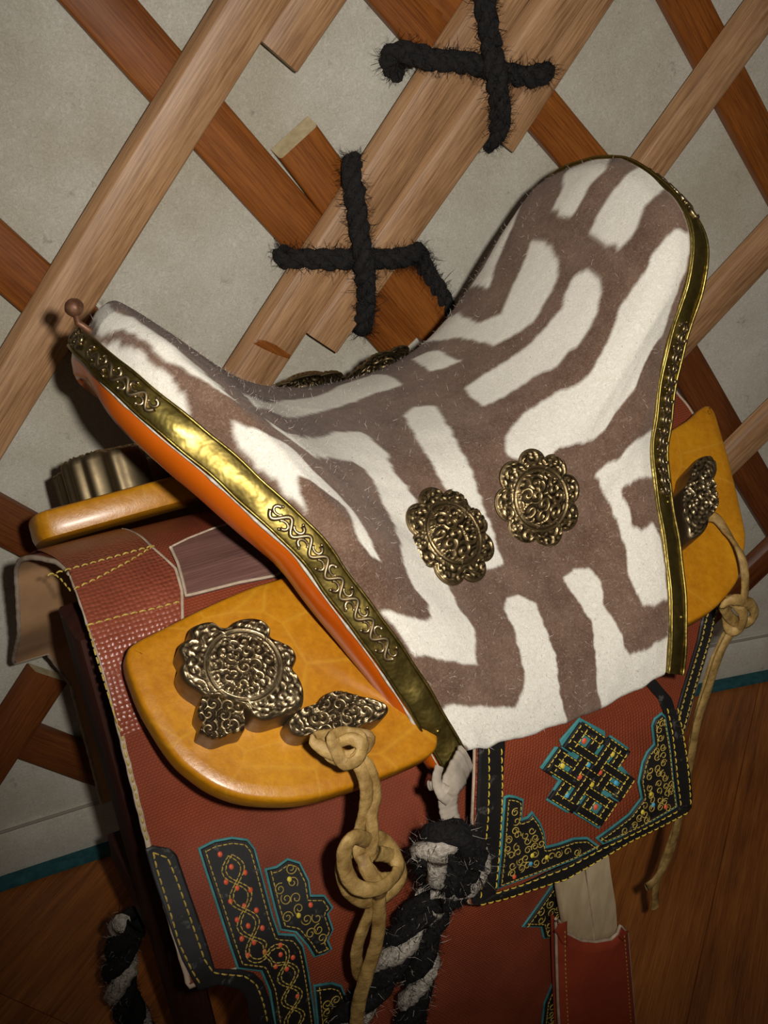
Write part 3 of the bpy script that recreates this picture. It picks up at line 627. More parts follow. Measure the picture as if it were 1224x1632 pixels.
# side boards under yellow leather
BT = math.radians(35); BN = np.array([0, math.sin(BT), math.cos(BT)]); BE = np.array([0, math.cos(BT), -math.sin(BT)]); BP = np.array([0, .116, .66])
BOARD = [(-.195, -.016), (-.227, -.016), (-.265, -.012), (-.302, -.006), (-.326, -.0015), (-.3335, .004), (-.3365, .013), (-.3372, .028), (-.337, .043), (-.335, .058), (-.332, .074), (-.3285, .087), (-.323, .099), (-.311, .117), (-.294, .132), (-.27, .144), (-.248, .1505), (-.219, .154),
         (-.177, .1555), (-.146, .153), (-.134, .138), (-.115, .120), (-.06, .108), (0, .104), (.05, .104), (.09, .112), (.112, .124), (.124, .1355), (.15, .135), (.172, .1305), (.199, .12), (.215, .109), (.228, .096), (.242, .080), (.257, .049), (.268, .024), (.279, -.003), (.289, -.03), (.295, -.048), (.292, -.0566), (.280, -.056), (.246, -.0457), (.15, -.03), (0, -.022), (-.1, -.018)]
def bfn(side):
    def fn(x, w, h):
        q = BP + BE * w + BN * h; return PT([x, q[1] * side, q[2]])
    return fn
def bpx(x, y, h=0.0):
    q = PL(x, y, BP + BN * h, BN); return np.array([q[0], (q - BP - BN * h) @ BE])
bo = resample(spline(BOARD, 420, True), .006, True)
boards = {}
for side in (1, -1):
    prof = [(.006, -.026), (.001, -.024), (-.0005, -.018), (0, -.005), (.0006, -.0022), (.0018, -.0006), (.0034, 0), (.010, .0012)]
    v, f = slab(bo, bfn(side), prof)
    if side < 0: f = [q[::-1] for q in f]
    boards[side] = mk('side_board', v, f, 'board_leather', sad, smooth='auto', label='yellow leather-covered side board nearest the viewer' if side > 0 else 'yellow leather-covered side board by the wall')
# stitched rim seam of leather under the near board edge
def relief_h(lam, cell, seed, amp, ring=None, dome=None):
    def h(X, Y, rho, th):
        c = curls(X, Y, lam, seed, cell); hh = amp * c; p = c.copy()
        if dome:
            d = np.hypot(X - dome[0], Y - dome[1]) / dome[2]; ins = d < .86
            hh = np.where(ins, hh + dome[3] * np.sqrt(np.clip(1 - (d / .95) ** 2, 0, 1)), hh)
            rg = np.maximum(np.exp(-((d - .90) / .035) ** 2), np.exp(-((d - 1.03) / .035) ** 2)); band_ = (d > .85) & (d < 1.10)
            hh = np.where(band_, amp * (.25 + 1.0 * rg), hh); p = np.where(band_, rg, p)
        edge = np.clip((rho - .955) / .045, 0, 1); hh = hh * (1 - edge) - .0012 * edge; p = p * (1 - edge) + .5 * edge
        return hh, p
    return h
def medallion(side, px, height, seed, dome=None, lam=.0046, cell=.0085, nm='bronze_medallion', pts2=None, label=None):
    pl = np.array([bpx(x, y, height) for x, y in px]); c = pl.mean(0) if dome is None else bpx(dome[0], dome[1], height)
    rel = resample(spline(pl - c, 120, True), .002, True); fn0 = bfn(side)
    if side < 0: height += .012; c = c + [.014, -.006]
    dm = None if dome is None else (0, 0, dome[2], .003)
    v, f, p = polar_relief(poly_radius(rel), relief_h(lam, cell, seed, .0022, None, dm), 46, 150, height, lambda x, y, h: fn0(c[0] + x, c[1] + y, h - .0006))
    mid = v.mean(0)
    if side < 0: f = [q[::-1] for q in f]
    ob = mk(nm, v, f, 'bronze', boards[side], attr=('relief_tone', p), label=label)
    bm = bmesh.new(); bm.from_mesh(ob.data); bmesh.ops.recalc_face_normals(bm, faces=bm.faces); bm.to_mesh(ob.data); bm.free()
cv5 = lambda lst: [(180 + .4739 * x, 900 + .4739 * y) for x, y in lst]
FLOWER = cv5([(225, 285), (235, 262), (262, 243), (262, 220), (285, 200), (330, 190), (362, 208), (390, 208), (420, 186), (465, 178), (505, 186), (530, 212), (530, 240), (560, 255), (600, 275), (618, 310), (605, 345), (625, 375), (642, 420), (636, 470), (605, 492), (565, 505), (515, 518), (475, 508), (452, 482), (400, 455), (350, 440), (320, 440), (285, 418), (250, 392), (228, 350), (240, 318)])
LEAF = cv5([(310, 430), (355, 436), (400, 448), (438, 480), (446, 520), (440, 556), (400, 568), (350, 584), (312, 570), (292, 556), (300, 528), (285, 498), (292, 465)])
CLOUD = cv5([(590, 528), (610, 500), (650, 476), (690, 462), (715, 435), (752, 422), (795, 428), (835, 440), (880, 450), (915, 464), (928, 485), (910, 512), (878, 530), (840, 540), (822, 560), (790, 574), (750, 578), (715, 568), (680, 566), (650, 576), (615, 570), (595, 550)])
cv8 = lambda lst: [(960 + .331 * x, 560 + .331 * y) for x, y in lst]
CLOUD2 = cv8([(462, 520), (490, 502), (522, 500), (542, 520), (550, 560), (545, 590), (535, 612), (548, 645), (558, 690), (560, 735), (545, 770), (518, 795), (512, 830), (490, 868), (450, 892), (420, 875), (400, 820), (388, 760), (385, 710), (395, 660), (415, 625), (428, 590), (435, 555)])
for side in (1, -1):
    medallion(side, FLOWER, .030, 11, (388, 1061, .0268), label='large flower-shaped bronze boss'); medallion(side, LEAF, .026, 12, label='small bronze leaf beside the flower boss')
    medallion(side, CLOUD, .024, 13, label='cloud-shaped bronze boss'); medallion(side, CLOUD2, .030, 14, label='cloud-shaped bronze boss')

# round bronze rosettes on the felt
def rosette_mesh():
    Rr = .0415; rad = lambda th: Rr * (.80 + .20 * np.abs(np.cos(th * 4 + .35 * np.sin(th))) ** .55)
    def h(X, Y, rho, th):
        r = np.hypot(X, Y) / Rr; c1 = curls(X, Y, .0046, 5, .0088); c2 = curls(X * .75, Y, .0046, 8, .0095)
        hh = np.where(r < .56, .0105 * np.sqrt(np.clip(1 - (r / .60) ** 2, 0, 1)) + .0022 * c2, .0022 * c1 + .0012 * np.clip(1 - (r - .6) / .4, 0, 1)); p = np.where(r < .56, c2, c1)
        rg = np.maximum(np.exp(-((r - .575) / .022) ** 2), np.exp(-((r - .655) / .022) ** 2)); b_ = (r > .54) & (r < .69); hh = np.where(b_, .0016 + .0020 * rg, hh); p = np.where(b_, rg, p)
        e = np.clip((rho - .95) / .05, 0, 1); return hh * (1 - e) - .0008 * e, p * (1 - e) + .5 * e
    return polar_relief(rad, h, 50, 180, .002, lambda x, y, z: np.array([x, y, z]))
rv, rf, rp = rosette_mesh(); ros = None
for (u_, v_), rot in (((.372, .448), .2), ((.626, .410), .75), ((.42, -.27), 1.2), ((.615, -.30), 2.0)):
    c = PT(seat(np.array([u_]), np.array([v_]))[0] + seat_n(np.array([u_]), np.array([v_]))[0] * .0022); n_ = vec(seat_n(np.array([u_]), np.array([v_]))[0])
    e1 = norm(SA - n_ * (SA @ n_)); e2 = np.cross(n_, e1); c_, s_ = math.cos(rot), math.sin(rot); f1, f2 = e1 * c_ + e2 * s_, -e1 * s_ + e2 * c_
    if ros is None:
        ros = mk('rosette', rv + ORG[sad.name], rf, 'bronze_warm', sad, attr=('relief_tone', rp)); o = ros
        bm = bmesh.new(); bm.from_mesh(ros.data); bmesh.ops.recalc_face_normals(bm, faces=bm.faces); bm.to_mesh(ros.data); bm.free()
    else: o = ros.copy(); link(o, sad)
    from mathutils import Matrix
    mw = Matrix([[f1[0], f2[0], n_[0], c[0]], [f1[1], f2[1], n_[1], c[1]], [f1[2], f2[2], n_[2], c[2]], [0, 0, 0, 1]])
    o.matrix_local = Matrix.Translation(Vector(-ORG[sad.name])) @ mw

# ------------------------------------------------------------------ leather skirt hanging over the stand
SK = np.array([(0, .662), (.03, .657), (.06, .646), (.085, .629), (.103, .606), (.118, .567), (.133, .532), (.152, .49), (.185, .445), (.212, .405), (.228, .35), (.238, .28), (.244, .20), (.248, .12)])
skp = spline(SK, 200); SKL = np.r_[0, np.cumsum(np.linalg.norm(np.diff(skp, axis=0), axis=1))]; SKW = SKL[-1]
skn = norm(np.gradient(skp, axis=0)); skn = np.stack([-skn[:, 1], skn[:, 0]], 1)
def sk_at(w):
    aw = abs(w); fw = 0 if w >= 0 else .28 * min(1, max(0, (aw - .05) / .09)); t_, z_ = np.interp(aw, SKL, skp[:, 0]), np.interp(aw, SKL, skp[:, 1]); nt_, nz_ = np.interp(aw, SKL, skn[:, 0]), np.interp(aw, SKL, skn[:, 1]); sg = 1 if w >= 0 else -1
    return np.array([t_ * sg * (1 + fw), z_]), norm(np.array([nt_ * sg, nz_]))
def sk_ripple(s, w): return .0035 * math.sin(s * 13 + w * 5) * min(1, abs(w) / .15)
def sfn(s, w, h):
    p, n_ = sk_at(w); h = h + sk_ripple(s, w) + .026 * min(1, max(0, (s - .20) / .08)) * max(0, 1 - abs(w) / .10); return PT([s, p[0] + n_[0] * h, p[1] + n_[1] * h])
def snrm(w):
    _, n_ = sk_at(w); return norm(vec([0, n_[0], n_[1]]))
def spx(x, y, h=.001):
    """measured (s, w) on the near side of the skirt"""
    d = lray(x, y); q = skp + skn * h; o = CL[1:]; dd = d[1:]; nn = np.array([-dd[1], dd[0]]); sd = (q - o) @ nn
    best = None
    for i in range(len(q) - 1):
        if sd[i] * sd[i + 1] <= 0:
            f_ = sd[i] / (sd[i] - sd[i + 1] + 1e-15); w = SKL[i] + f_ * (SKL[i + 1] - SKL[i]); pt = q[i] + (q[i + 1] - q[i]) * f_; k = ((pt - o) @ dd) / (dd @ dd)
            if best is None or k < best[0]: best = (k, np.array([CL[0] + d[0] * k, w]))
    if best is None:
        i = np.argmin(np.abs(sd)); k = ((q[i] - o) @ dd) / (dd @ dd); best = (k, np.array([CL[0] + d[0] * k, SKL[i]]))
    return best[1]
wz = lambda z: float(np.interp(-z, -skp[:, 1], SKL))
skt = thing('saddle_skirt', 'red-brown leather saddle skirt with black appliqué, draped over the dark stand', 'saddle skirt', tuple(PT([0, 0, .50])))
wst = wz(.405)
def left_s(w):
    return float(np.interp(w, [0, .06, .12, wst, wst + .004, wz(.33), wz(.2), SKW], [-.338, -.343, -.345, -.346, -.309, -.285, -.275, -.27]))
def right_s(w):
    return float(np.interp(w, [0, .10, .20, .231, .259, .299, .338, wz(.36), wz(.34), SKW], [.305, .30, .285, .272, .252, .212, .176, .12, .035, .03]))
def skirt_sheet(name, wl, m, h, flip, label=None, ls=left_s, rs=right_s, ns=90, uvflip=False):
    v = []; uv = []
    for w in wl:
        a, b_ = ls(abs(w)) - .012 * min(1, max(0, (-w - .03) / .07)), rs(abs(w))
        for x in np.linspace(a, b_, ns): v.append(sfn(x, w, h)); uv.append((x, w))
    f = grid_faces(len(wl), ns)
    if flip: f = [q[::-1] for q in f]
    return mk(name, v, f, m, skt, uv=uv, label=label)
WL = np.unique(np.r_[np.linspace(-SKW, SKW, 190), wst, wst + .004, -wst, -wst - .004])
skirt_sheet('skirt_panel', WL, 'skirt_leather', 0.0, False, 'red-brown embossed leather')
skirt_sheet('skirt_lining', WL, 'suede_lining', -.0032, True, 'tan suede inner side')
for sg in (1, -1):
    for nm, fs in (('cut_edge', left_s), ('cut_edge', right_s)):
        mb = MB(); ws = WL[WL >= 0] if sg > 0 else WL[WL <= 0]
        mb.add(*tube([sfn(fs(abs(w)) - (.012 * min(1, max(0, (-w - .03) / .07)) if fs is left_s else 0) + .0003 * math.sin(w * 300), w, -.0016) for w in ws], .0025, 6)); mb.mk(nm, 'raw_edge', skt, label='pale raw cut edge of the leather')
# second layer at the front end, snake-grained
ov_r = np.array([spx(x, y, .003) for x, y in [(236, 845), (262, 870), (280, 905), (290, 940), (291, 985), (286, 1050), (250, 1140), (232, 1156)]])
ov_r = np.vstack([[ov_r[0, 0], -.12], [ov_r[0, 0], 0.0], ov_r[ov_r[:, 1] > .005]])
o_ = np.argsort(ov_r[:, 1]); ov_w = ov_r[o_, 1]; ov_s = ov_r[o_, 0]; wend = spx(200, 1170, .003)[1]
v = []; uv = []; wl = np.linspace(-.11, wend, 70)
for w in wl:
    a = left_s(abs(w)) - .0012; b_ = float(np.interp(w, ov_w, ov_s)); b_ = max(b_, a + .02)
    for k, x in enumerate(np.linspace(a, b_, 50)): v.append(sfn(x, w, .0028 if k < 49 else .0004)); uv.append((x, w))
ovl = mk('overlay_panel', v, grid_faces(len(wl), 50), 'snake_leather', skt, uv=uv, label='snake-grained brown leather overlay')
mb = MB(); mb.add(*tube([sfn(float(np.interp(w, ov_w, ov_s)), w, .0016) for w in wl[8:]], .0014, 6)); mb.mk('cut_edge', 'raw_edge', skt)
def stitch_px(mb, px, h, dash=.0048, gap=.002, r=.0008):
    q = resample(np.array([spx(x, y, h) for x, y in px]), .003); pts = [sfn(a_, w_, h) for a_, w_ in q]; stitches(mb, pts, snrm(float(q[:, 1].mean())), dash, gap, r)
cv4 = lambda lst: [(.4085 * x, 780 + .4085 * y) for x, y in lst]
mb = MB()
stitch_px(mb, cv4([(275, 400), (230, 345), (200, 310), (170, 255), (150, 207)]), .0032)
stitch_px(mb, cv4([(150, 207), (250, 168), (350, 153), (430, 150), (500, 163), (560, 190), (600, 215)]), .0032)
stitch_px(mb, cv4([(600, 215), (500, 285), (380, 350), (275, 400)]), .0032)
stitch_px(mb, cv4([(340, 535), (480, 495), (600, 468), (705, 438)]), .0032)
stitch_px(mb, cv4([(340, 535), (375, 660), (410, 770), (440, 870), (468, 945)]), .0032)
stitch_px(mb, [(193, 1170), (200, 1205), (212, 1250), (224, 1300), (236, 1345)], .0008)
mb.mk('stitching', 'stitch_gold', skt, kind='stuff')
# opening in the leather behind the overlay shows the wooden saddle tree
TW = [(272, 876), (300, 862), (340, 838), (380, 818), (420, 850), (460, 905), (440, 918), (380, 930), (320, 946), (296, 952), (290, 925), (283, 900)]
tw = resample(np.array([spx(x, y, .002) for x, y in TW]), .004, True)
v, f = slab(tw, lambda a_, w_, h: sfn(a_, w_, h), [(0, -.002), (.0, .0042), (.0012, .005)]); mk('tree_bar', v, f, 'tree_wood', sad, smooth='auto', uv=[(p[0], p[1]) for p in np.tile(tw, (4, 1))], label='bare purplish-brown wood of the saddle tree')
mb = MB(); mb.add(*tube([sfn(a_, w_, .0044) for a_, w_ in np.vstack([tw, tw[:1]])], .0014, 6)); mb.mk('cut_edge', 'raw_edge', skt)

# ---- appliqué work: teal underlay, black leather, gold stitched lines, painted dots
def applique(parent, name, poly, fn, nfn, label=None, inner=.0016, spirals=True, seed=0, beads=(), step=.003, line=.0028, sp=.0105):
    p = resample(np.asarray(poly, float), step, True)
    v, f = slab(p, fn, [(0, .0002), (0, .0010), (.0005, .0014)]); ob = mk(name, v, f, 'teal_leather', parent, smooth='auto', label=label)
    q = inset(p, inner); v, f = slab(q, fn, [(0, .0010), (.0002, .0022), (.0008, .0027)]); mk('black_layer', v, f, 'black_leather', ob, smooth='auto')
    mb = MB(); ln = inset(p, inner + line); ln = np.vstack([ln, ln[:1]]); pts = [fn(a_, w_, .0027) for a_, w_ in ln]; stitches(mb, pts, nfn, .0034, .0012, .00055, .0002)
    r_ = np.random.default_rng(seed); bds = list(beads)
    if spirals:
        lo, hi = p.min(0), p.max(0); ins = inset(p, inner + line + .0025)
        for x in np.arange(lo[0], hi[0], sp):
            for y in np.arange(lo[1], hi[1], sp):
                c = np.array([x, y]) + r_.uniform(-.25, .25, 2) * sp
                if not in_poly(np.array([c[0]]), np.array([c[1]]), [tuple(z) for z in ins])[0]: continue
                th = np.linspace(0, r_.uniform(6, 9), 18); rr = np.linspace(.0012, sp * .47, 18); sg = r_.choice([-1, 1]); ph = r_.uniform(0, 6.28)
                pl = [fn(c[0] + rr[i] * math.cos(sg * th[i] + ph), c[1] + rr[i] * math.sin(sg * th[i] + ph), .0031) for i in range(18)]
                mb.add(*tube(pl, .00045, 5))
    mb.mk('gold_lines', 'stitch_gold', ob, kind='stuff')
    for (x, y), bc in bds: bead(ob, fn, x, y, .0032, bc)
    return ob
def bead(ob, fn, x, y, h, bc, r=.0021):
    th = np.linspace(0, 2 * np.pi, 12, endpoint=False); v = [fn(x + r * math.cos(a_), y + r * 1.15 * math.sin(a_), h - .0006) for a_ in th] + [fn(x + r * .6 * math.cos(a_), y + r * .7 * math.sin(a_), h + .0004) for a_ in th]
    mk('painted_dot', v, [(k, (k + 1) % 12, 12 + (k + 1) % 12, 12 + k) for k in range(12)] + [tuple(range(12, 24))], bc, ob)
cv6 = lambda lst: [(180 + .4248 * x, 1280 + .4248 * y) for x, y in lst]
SP = lambda lst, h=.001: np.array([spx(x, y, h) for x, y in lst])
snm = snrm(wz(.45))
TRIM = SP(cv6([(120, 172), (150, 158), (215, 170), (240, 195), (290, 340), (340, 480), (385, 625), (480, 630), (535, 645), (570, 680), (592, 740), (610, 829), (625, 900), (530, 900), (520, 829), (508, 745), (480, 705), (400, 685), (322, 708), (260, 590), (200, 420), (150, 275)]))
tp = resample(TRIM, .004, True); v, f = slab(tp, sfn, [(0, .0004), (0, .0020), (.0012, .0028)]); trim = mk('black_trim', v, f, 'black_leather', skt, smooth='auto', label='stitched black leather edging of the skirt')
mb = MB()
stitch_px(mb, cv6([(150, 185), (165, 250), (200, 360), (250, 530), (300, 635), (335, 690)]), .0028); stitch_px(mb, cv6([(150, 185), (205, 205), (240, 290), (290, 430), (345, 590), (380, 640), (430, 648), (500, 655), (545, 690), (570, 760), (585, 829)]), .0028)
mb.mk('stitching', 'stitch_gold', trim, kind='stuff')
BANDP = SP(cv6([(320, 170), (380, 140), (450, 127), (510, 135), (538, 170), (570, 285), (608, 430), (630, 492), (690, 497), (722, 540), (742, 640), (768, 829), (775, 900), (620, 900), (610, 829), (592, 715), (560, 640), (470, 628), (440, 540), (395, 400), (350, 265)]))
RED = cv6([(405, 193), (448, 240), (500, 262), (428, 297), (470, 320), (521, 328), (445, 370), (497, 388), (543, 404), (470, 440), (512, 463), (566, 472), (488, 512), (535, 527), (512, 577), (575, 565), (635, 540), (683, 588), (636, 576), (618, 622), (660, 632), (700, 735)])
ap = applique(skt, 'braid_applique', BANDP, sfn, snm, 'black appliqué band with gold plait and orange dots', spirals=False, beads=[(tuple(spx(x, y, .003)), 'bead_red') for x, y in RED], line=.0032)
mb = MB(); PATH = SP(cv6([(440, 195), (455, 260), (480, 350), (505, 440), (530, 530), (560, 575), (610, 570), (650, 600), (662, 660), (675, 740), (685, 829), (690, 880)])); pp = resample(spline(PATH, 200), .0012); tg = norm(np.gradient(pp, axis=0)); nl = np.stack([-tg[:, 1], tg[:, 0]], 1); Ls = np.arange(len(pp)) * .0012
for off in (0, math.pi):
    for dd in (-.0016, .0016):
        cvv = pp + nl * (.0078 * np.sin(Ls * 2 * np.pi / .044 + off) + dd)[:, None]; stitches(mb, [sfn(a_, w_, .0027) for a_, w_ in cvv], snm, .0036, .0010, .0006, .0003)
mb.mk('gold_lines', 'stitch_gold', ap, kind='stuff')
applique(skt, 'cloud_applique', SP(cv6([(572, 247), (618, 237), (660, 207), (708, 222), (742, 290), (750, 345), (800, 345), (834, 395), (815, 420), (835, 480), (815, 520), (830, 555), (800, 575), (760, 588), (735, 545), (690, 492), (632, 482), (610, 400), (590, 320)])), sfn, snm, 'teal-edged black appliqué with gold scrolls', seed=3, beads=[(tuple(spx(*cv6([(x, y)])[0], .003)), 'bead_yellow') for x, y in ((668, 288), (703, 425))] + [(tuple(spx(*cv6([(748, 385)])[0], .003)), 'bead_red')])
applique(skt, 'scroll_applique', SP(cv6([(758, 692), (828, 680), (864, 690), (892, 760), (880, 900), (775, 900)])), sfn, snm, 'teal-edged black appliqué with gold scrolls', seed=4)
cv7 = lambda lst: [(660 + .4608 * x, 1050 + .4608 * y) for x, y in lst]
applique(skt, 'cloud_applique', SP(cv7([(365, 920), (470, 775), (560, 770), (570, 960), (500, 955), (440, 962), (430, 922)])), sfn, snm, 'teal-edged black appliqué with gold scrolls', seed=5)
applique(skt, 'scroll_applique', SP(cv7([(435, 1300), (445, 1190), (475, 1118), (560, 1090), (570, 1300)])), sfn, snm, 'teal-edged black appliqué with gold scrolls', seed=6)
# black edging on the rear edge
wr = np.linspace(.19, wz(.37), 30); v = []
ed = [(right_s(w) - .0005, w) for w in wr] + [(right_s(w) - .022, w) for w in wr[::-1]]
v, f = slab(resample(np.array(ed), .004, True), sfn, [(0, .0004), (0, .0020), (.001, .0028)]); rt = mk('black_trim', v, f, 'black_leather', skt, smooth='auto')
mb = MB()
for dd in (.005, .017): stitches(mb, [sfn(right_s(w) - dd, w, .0028) for w in wr], snm, .0045, .0018, .0008)
mb.mk('stitching', 'stitch_gold', rt, kind='stuff')

# ------------------------------------------------------------------ black-bordered flap with the endless knot
FP0 = np.array([0, .222, .57]); FE = norm(np.array([0, .050, -.185])); FN = np.array([0, -FE[2], FE[1]])
def ffn(x, w, h):
    w_ = w; q = FP0 + FE * w_ + FN * (h + .004 * math.sin(x * 16 + .5) - .05 * (x - .02) ** 2); return PT([x, q[1], q[2]])
def fpx(x, y, h=.003):
    q = PL(x, y, FP0 + FN * h, FN); return np.array([q[0], (q - FP0 - FN * h) @ FE])
fnw = norm(vec(FN)); FPX_ = lambda lst: np.array([fpx(x, y) for x, y in lst])
flap = thing('saddle_flap', 'red leather flap with black stitched border and endless-knot appliqué, below the seat', 'saddle flap', tuple(PT([.02, .24, .45])))
cf = lambda lst: [(740 + .3105 * x, 1120 + .3105 * y) for x, y in lst]
OUT = cf([(85, 60), (85, 230), (82, 400), (70, 700), (48, 1030), (55, 1052), (100, 1056), (200, 1025), (520, 912), (830, 715), (1130, 566), (1160, 535), (1163, 470), (1150, 350), (1110, 150), (1050, -30), (960, -130), (500, 0)])
op = resample(FPX_(OUT), .004, True)
v, f = slab(op, ffn, [(0, -.0012), (0, .0016), (.0008, .0022)]); mk('flap_leather', v, f, 'skirt_leather', flap, smooth='auto', uv=np.tile(op, (4, 1)), label='red-brown embossed leather')
mb = MB(); mb.add(*tube([ffn(a, w, -.0014) for a, w in np.vstack([op, op[:1]])], .0016, 6)); mb.mk('cut_edge', 'raw_edge', flap)
STR = [[(88, 60), (88, 230), (85, 400), (75, 700), (56, 1030), (62, 1048), (100, 1048), (165, 995), (180, 985), (195, 800), (205, 500), (218, 235), (222, 60)],
       [(62, 1048), (100, 1052), (200, 1020), (520, 908), (830, 708), (1130, 562), (1155, 532), (1090, 530), (1000, 575), (830, 655), (640, 768), (420, 880), (300, 945), (165, 995)],
       [(1155, 535), (1160, 470), (1147, 350), (1107, 150), (1048, -30), (965, -125), (905, -110), (985, -20), (1030, 100), (1055, 250), (1068, 400), (1088, 530)]]
for k, s_ in enumerate(STR):
    bp = resample(FPX_(cf(s_)), .004, True); v, f = slab(bp, ffn, [(0, .0018), (0, .0034 + .0002 * k), (.0014, .0044 + .0002 * k)]); mk('black_border', v, f, 'black_leather', flap, smooth='auto')
mb = MB()
for line in ([(132, 240), (135, 400), (130, 600), (112, 800), (92, 1040)], [(195, 240), (200, 400), (198, 560), (185, 800), (168, 985)], [(95, 1046), (220, 1012), (520, 898), (830, 698), (1140, 548)], [(172, 985), (310, 935), (520, 842), (680, 745), (830, 668), (1085, 540)],
             [(1020, 20), (1045, 130), (1062, 260), (1076, 400), (1092, 520)], [(1075, 20), (1100, 130), (1122, 260), (1138, 400), (1145, 520)]):
    q = resample(FPX_(cf(line)), .003); stitches(mb, [ffn(a, w, .0046) for a, w in q], fnw, .0052, .0022, .0006, .0003)
mb.mk('stitching', 'stitch_bright', flap, kind='stuff')
# endless knot, drawn on its own square lattice (p, q)
KT, KR, KL_ = fpx(923, 1152), fpx(1012, 1213), fpx(857, 1253)
def kfn(p, q, h):
    a = KT + (KR - KT) * p + (KL_ - KT) * q; return ffn(a[0], a[1], h + .0018)
ko = np.array([(-.06, -.06), (.34, -.10), (.40, -.02), (.44, -.10), (.76, -.10), (.80, .16), (1.08, .22), (1.10, .58), (1.04, .62), (1.06, 1.06), (.62, 1.06), (.58, 1.02), (.56, 1.10), (.22, 1.10), (.20, .80), (-.10, .78), (-.10, .44), (-.02, .40), (-.10, .34)])
v, f = slab(resample(ko, .04, True), kfn, [(0, .0002), (0, .0012), (.008, .0016)], sc=8); kb = mk('knot_underlay', v, f, 'teal_leather', flap, smooth='auto', label='teal ground of the endless-knot appliqué')
segs = [('v', .3, .02, 1.0, 0), ('v', .5, 0, 1.0, 1), ('v', .7, 0, .98, 0), ('h', .3, .02, 1.0, 1), ('h', .5, 0, 1.0, 0), ('h', .7, 0, .98, 1),
        ('h', .03, .02, .36, 0), ('v', .03, .02, .36, 1), ('h', .97, .64, .98, 0), ('v', .97, .64, .98, 1), ('h', 0, .44, .76, 0), ('v', 1.0, .24, .56, 1), ('v', 0, .44, .76, 0), ('h', 1.0, .24, .56, 1)]
mbs = MB()
for kd, c, a, b_, lv in segs:
    hw = .066; h0 = .0030 + .0006 * lv
    rect = [(c - hw, a - .03), (c + hw, a - .03), (c + hw, b_ + .03), (c - hw, b_ + .03)] if kd == 'v' else [(a - .03, c - hw), (b_ + .03, c - hw), (b_ + .03, c + hw), (a - .03, c + hw)]
    v, f = slab(resample(np.array(rect), .05, True), kfn, [(0, .0012), (0, h0), (.014, h0 + .0006)], sc=8); mk('knot_band', v, f, 'black_leather', kb, smooth='auto')
    cuts = [a]                                          # the thread dives under every second crossing
    if c in (.3, .5, .7):
        for x in (.3, .5, .7):
            over = (round(c * 10) + round(x * 10)) // 2 % 2 == (1 if kd == 'v' else 0)
            if over: cuts += [x - .075, x + .075]
    cuts.append(b_)
    for dd in (-.052, .052):
      for c0, c1 in zip(cuts[::2], cuts[1::2]):
        ln = [(c + dd, c0), (c + dd, c1)] if kd == 'v' else [(c0, c + dd), (c1, c + dd)]
        stitches(mbs, [kfn(x, y, h0 + .0006) for x, y in resample(np.array(ln), .05)], fnw, .0034, .0014, .00048, .0002)
mbs.mk('gold_lines', 'stitch_bright', kb, kind='stuff')
def kbead(p, q, c):
    a = KT + (KR - KT) * p + (KL_ - KT) * q; bead(kb, lambda x, y, h: ffn(x, y, h + .0022), a[0], a[1], .0022, c, .0025)
for p, q, c in ((.166, .166, 'bead_red'), (.6, .1, 'bead_yellow'), (.88, .4, 'bead_blue'), (.6, .4, 'bead_red'), (.4, .4, 'bead_blue'), (.12, .6, 'bead_yellow'), (.4, .6, 'bead_red'), (.6, .6, 'bead_yellow'), (.4, .9, 'bead_blue'), (.83, .83, 'bead_red')): kbead(p, q, c)
fl2 = lambda x, y, h: ffn(x, y, h + .0020)
BLC = [(178, 972), (195, 800), (215, 490), (240, 480), (275, 484), (313, 500), (305, 600), (330, 590), (355, 560), (395, 615), (415, 665), (425, 738), (480, 722), (560, 690), (625, 684), (690, 732), (560, 806), (350, 900)]
BRC = [(1000, 42), (960, 72), (945, 112), (955, 205), (920, 245), (895, 300), (875, 400), (890, 480), (830, 560), (740, 632), (665, 690), (700, 722), (880, 640), (1082, 528), (1062, 380), (1048, 230), (1020, 62)]
for lst, sd, bd in ((BLC, 21, [((350, 785), 'bead_yellow'), ((342, 828), 'bead_blue'), ((420, 792), 'bead_yellow'), ((262, 898), 'bead_red')]), (BRC, 22, [((935, 455), 'bead_yellow'), ((948, 512), 'bead_blue'), ((893, 548), 'bead_yellow'), ((1012, 522), 'bead_red')])):
    applique(flap, 'corner_applique', FPX_(cf(lst)), fl2, fnw, 'teal-edged black corner appliqué with gold scrolls', seed=sd, beads=[(tuple(fpx(*cf([xy])[0])), c) for xy, c in bd], inner=.0018, line=.0018, sp=.008)

# ------------------------------------------------------------------ thongs
def TP(lst): return PT(np.array([T(x, y, t) for x, y, t in lst]))
def thong(mb, lst, r, n=60, flat=.45, closed=False, up=None, twist=0.0):
    P_ = spline(TP(lst), n, closed)
    if closed: P_ = np.vstack([P_, P_[:2]])
    wob = 1 + .05 * np.sin(np.arange(len(P_)) * 1.3) * np.sin(np.arange(len(P_)) * .37)
    mb.add(*tube(P_, r * wob, 10, True, flat, (SN + SZ * .25) if up is None else up, twist))
th1 = thing('rawhide_thong', 'knotted pale rawhide thong hanging from the front bronze boss', 'thong', tuple(PT(T(560, 1200, .25))), 'rawhide tie thongs')
mb = MB()
for lst in ([(503, 1176, .252), (520, 1196, .262), (552, 1206, .268), (582, 1192, .268), (588, 1176, .262), (560, 1170, .256)], [(515, 1172, .250), (528, 1204, .262), (560, 1212, .270), (578, 1190, .272), (560, 1178, .266), (535, 1184, .260)], [(530, 1176, .262), (548, 1216, .270), (572, 1208, .274), (576, 1178, .268), (552, 1168, .258)]):
    thong(mb, lst, .0048, 40, .4, True)
mb.mk('wrapping_knot', 'rawhide', th1)
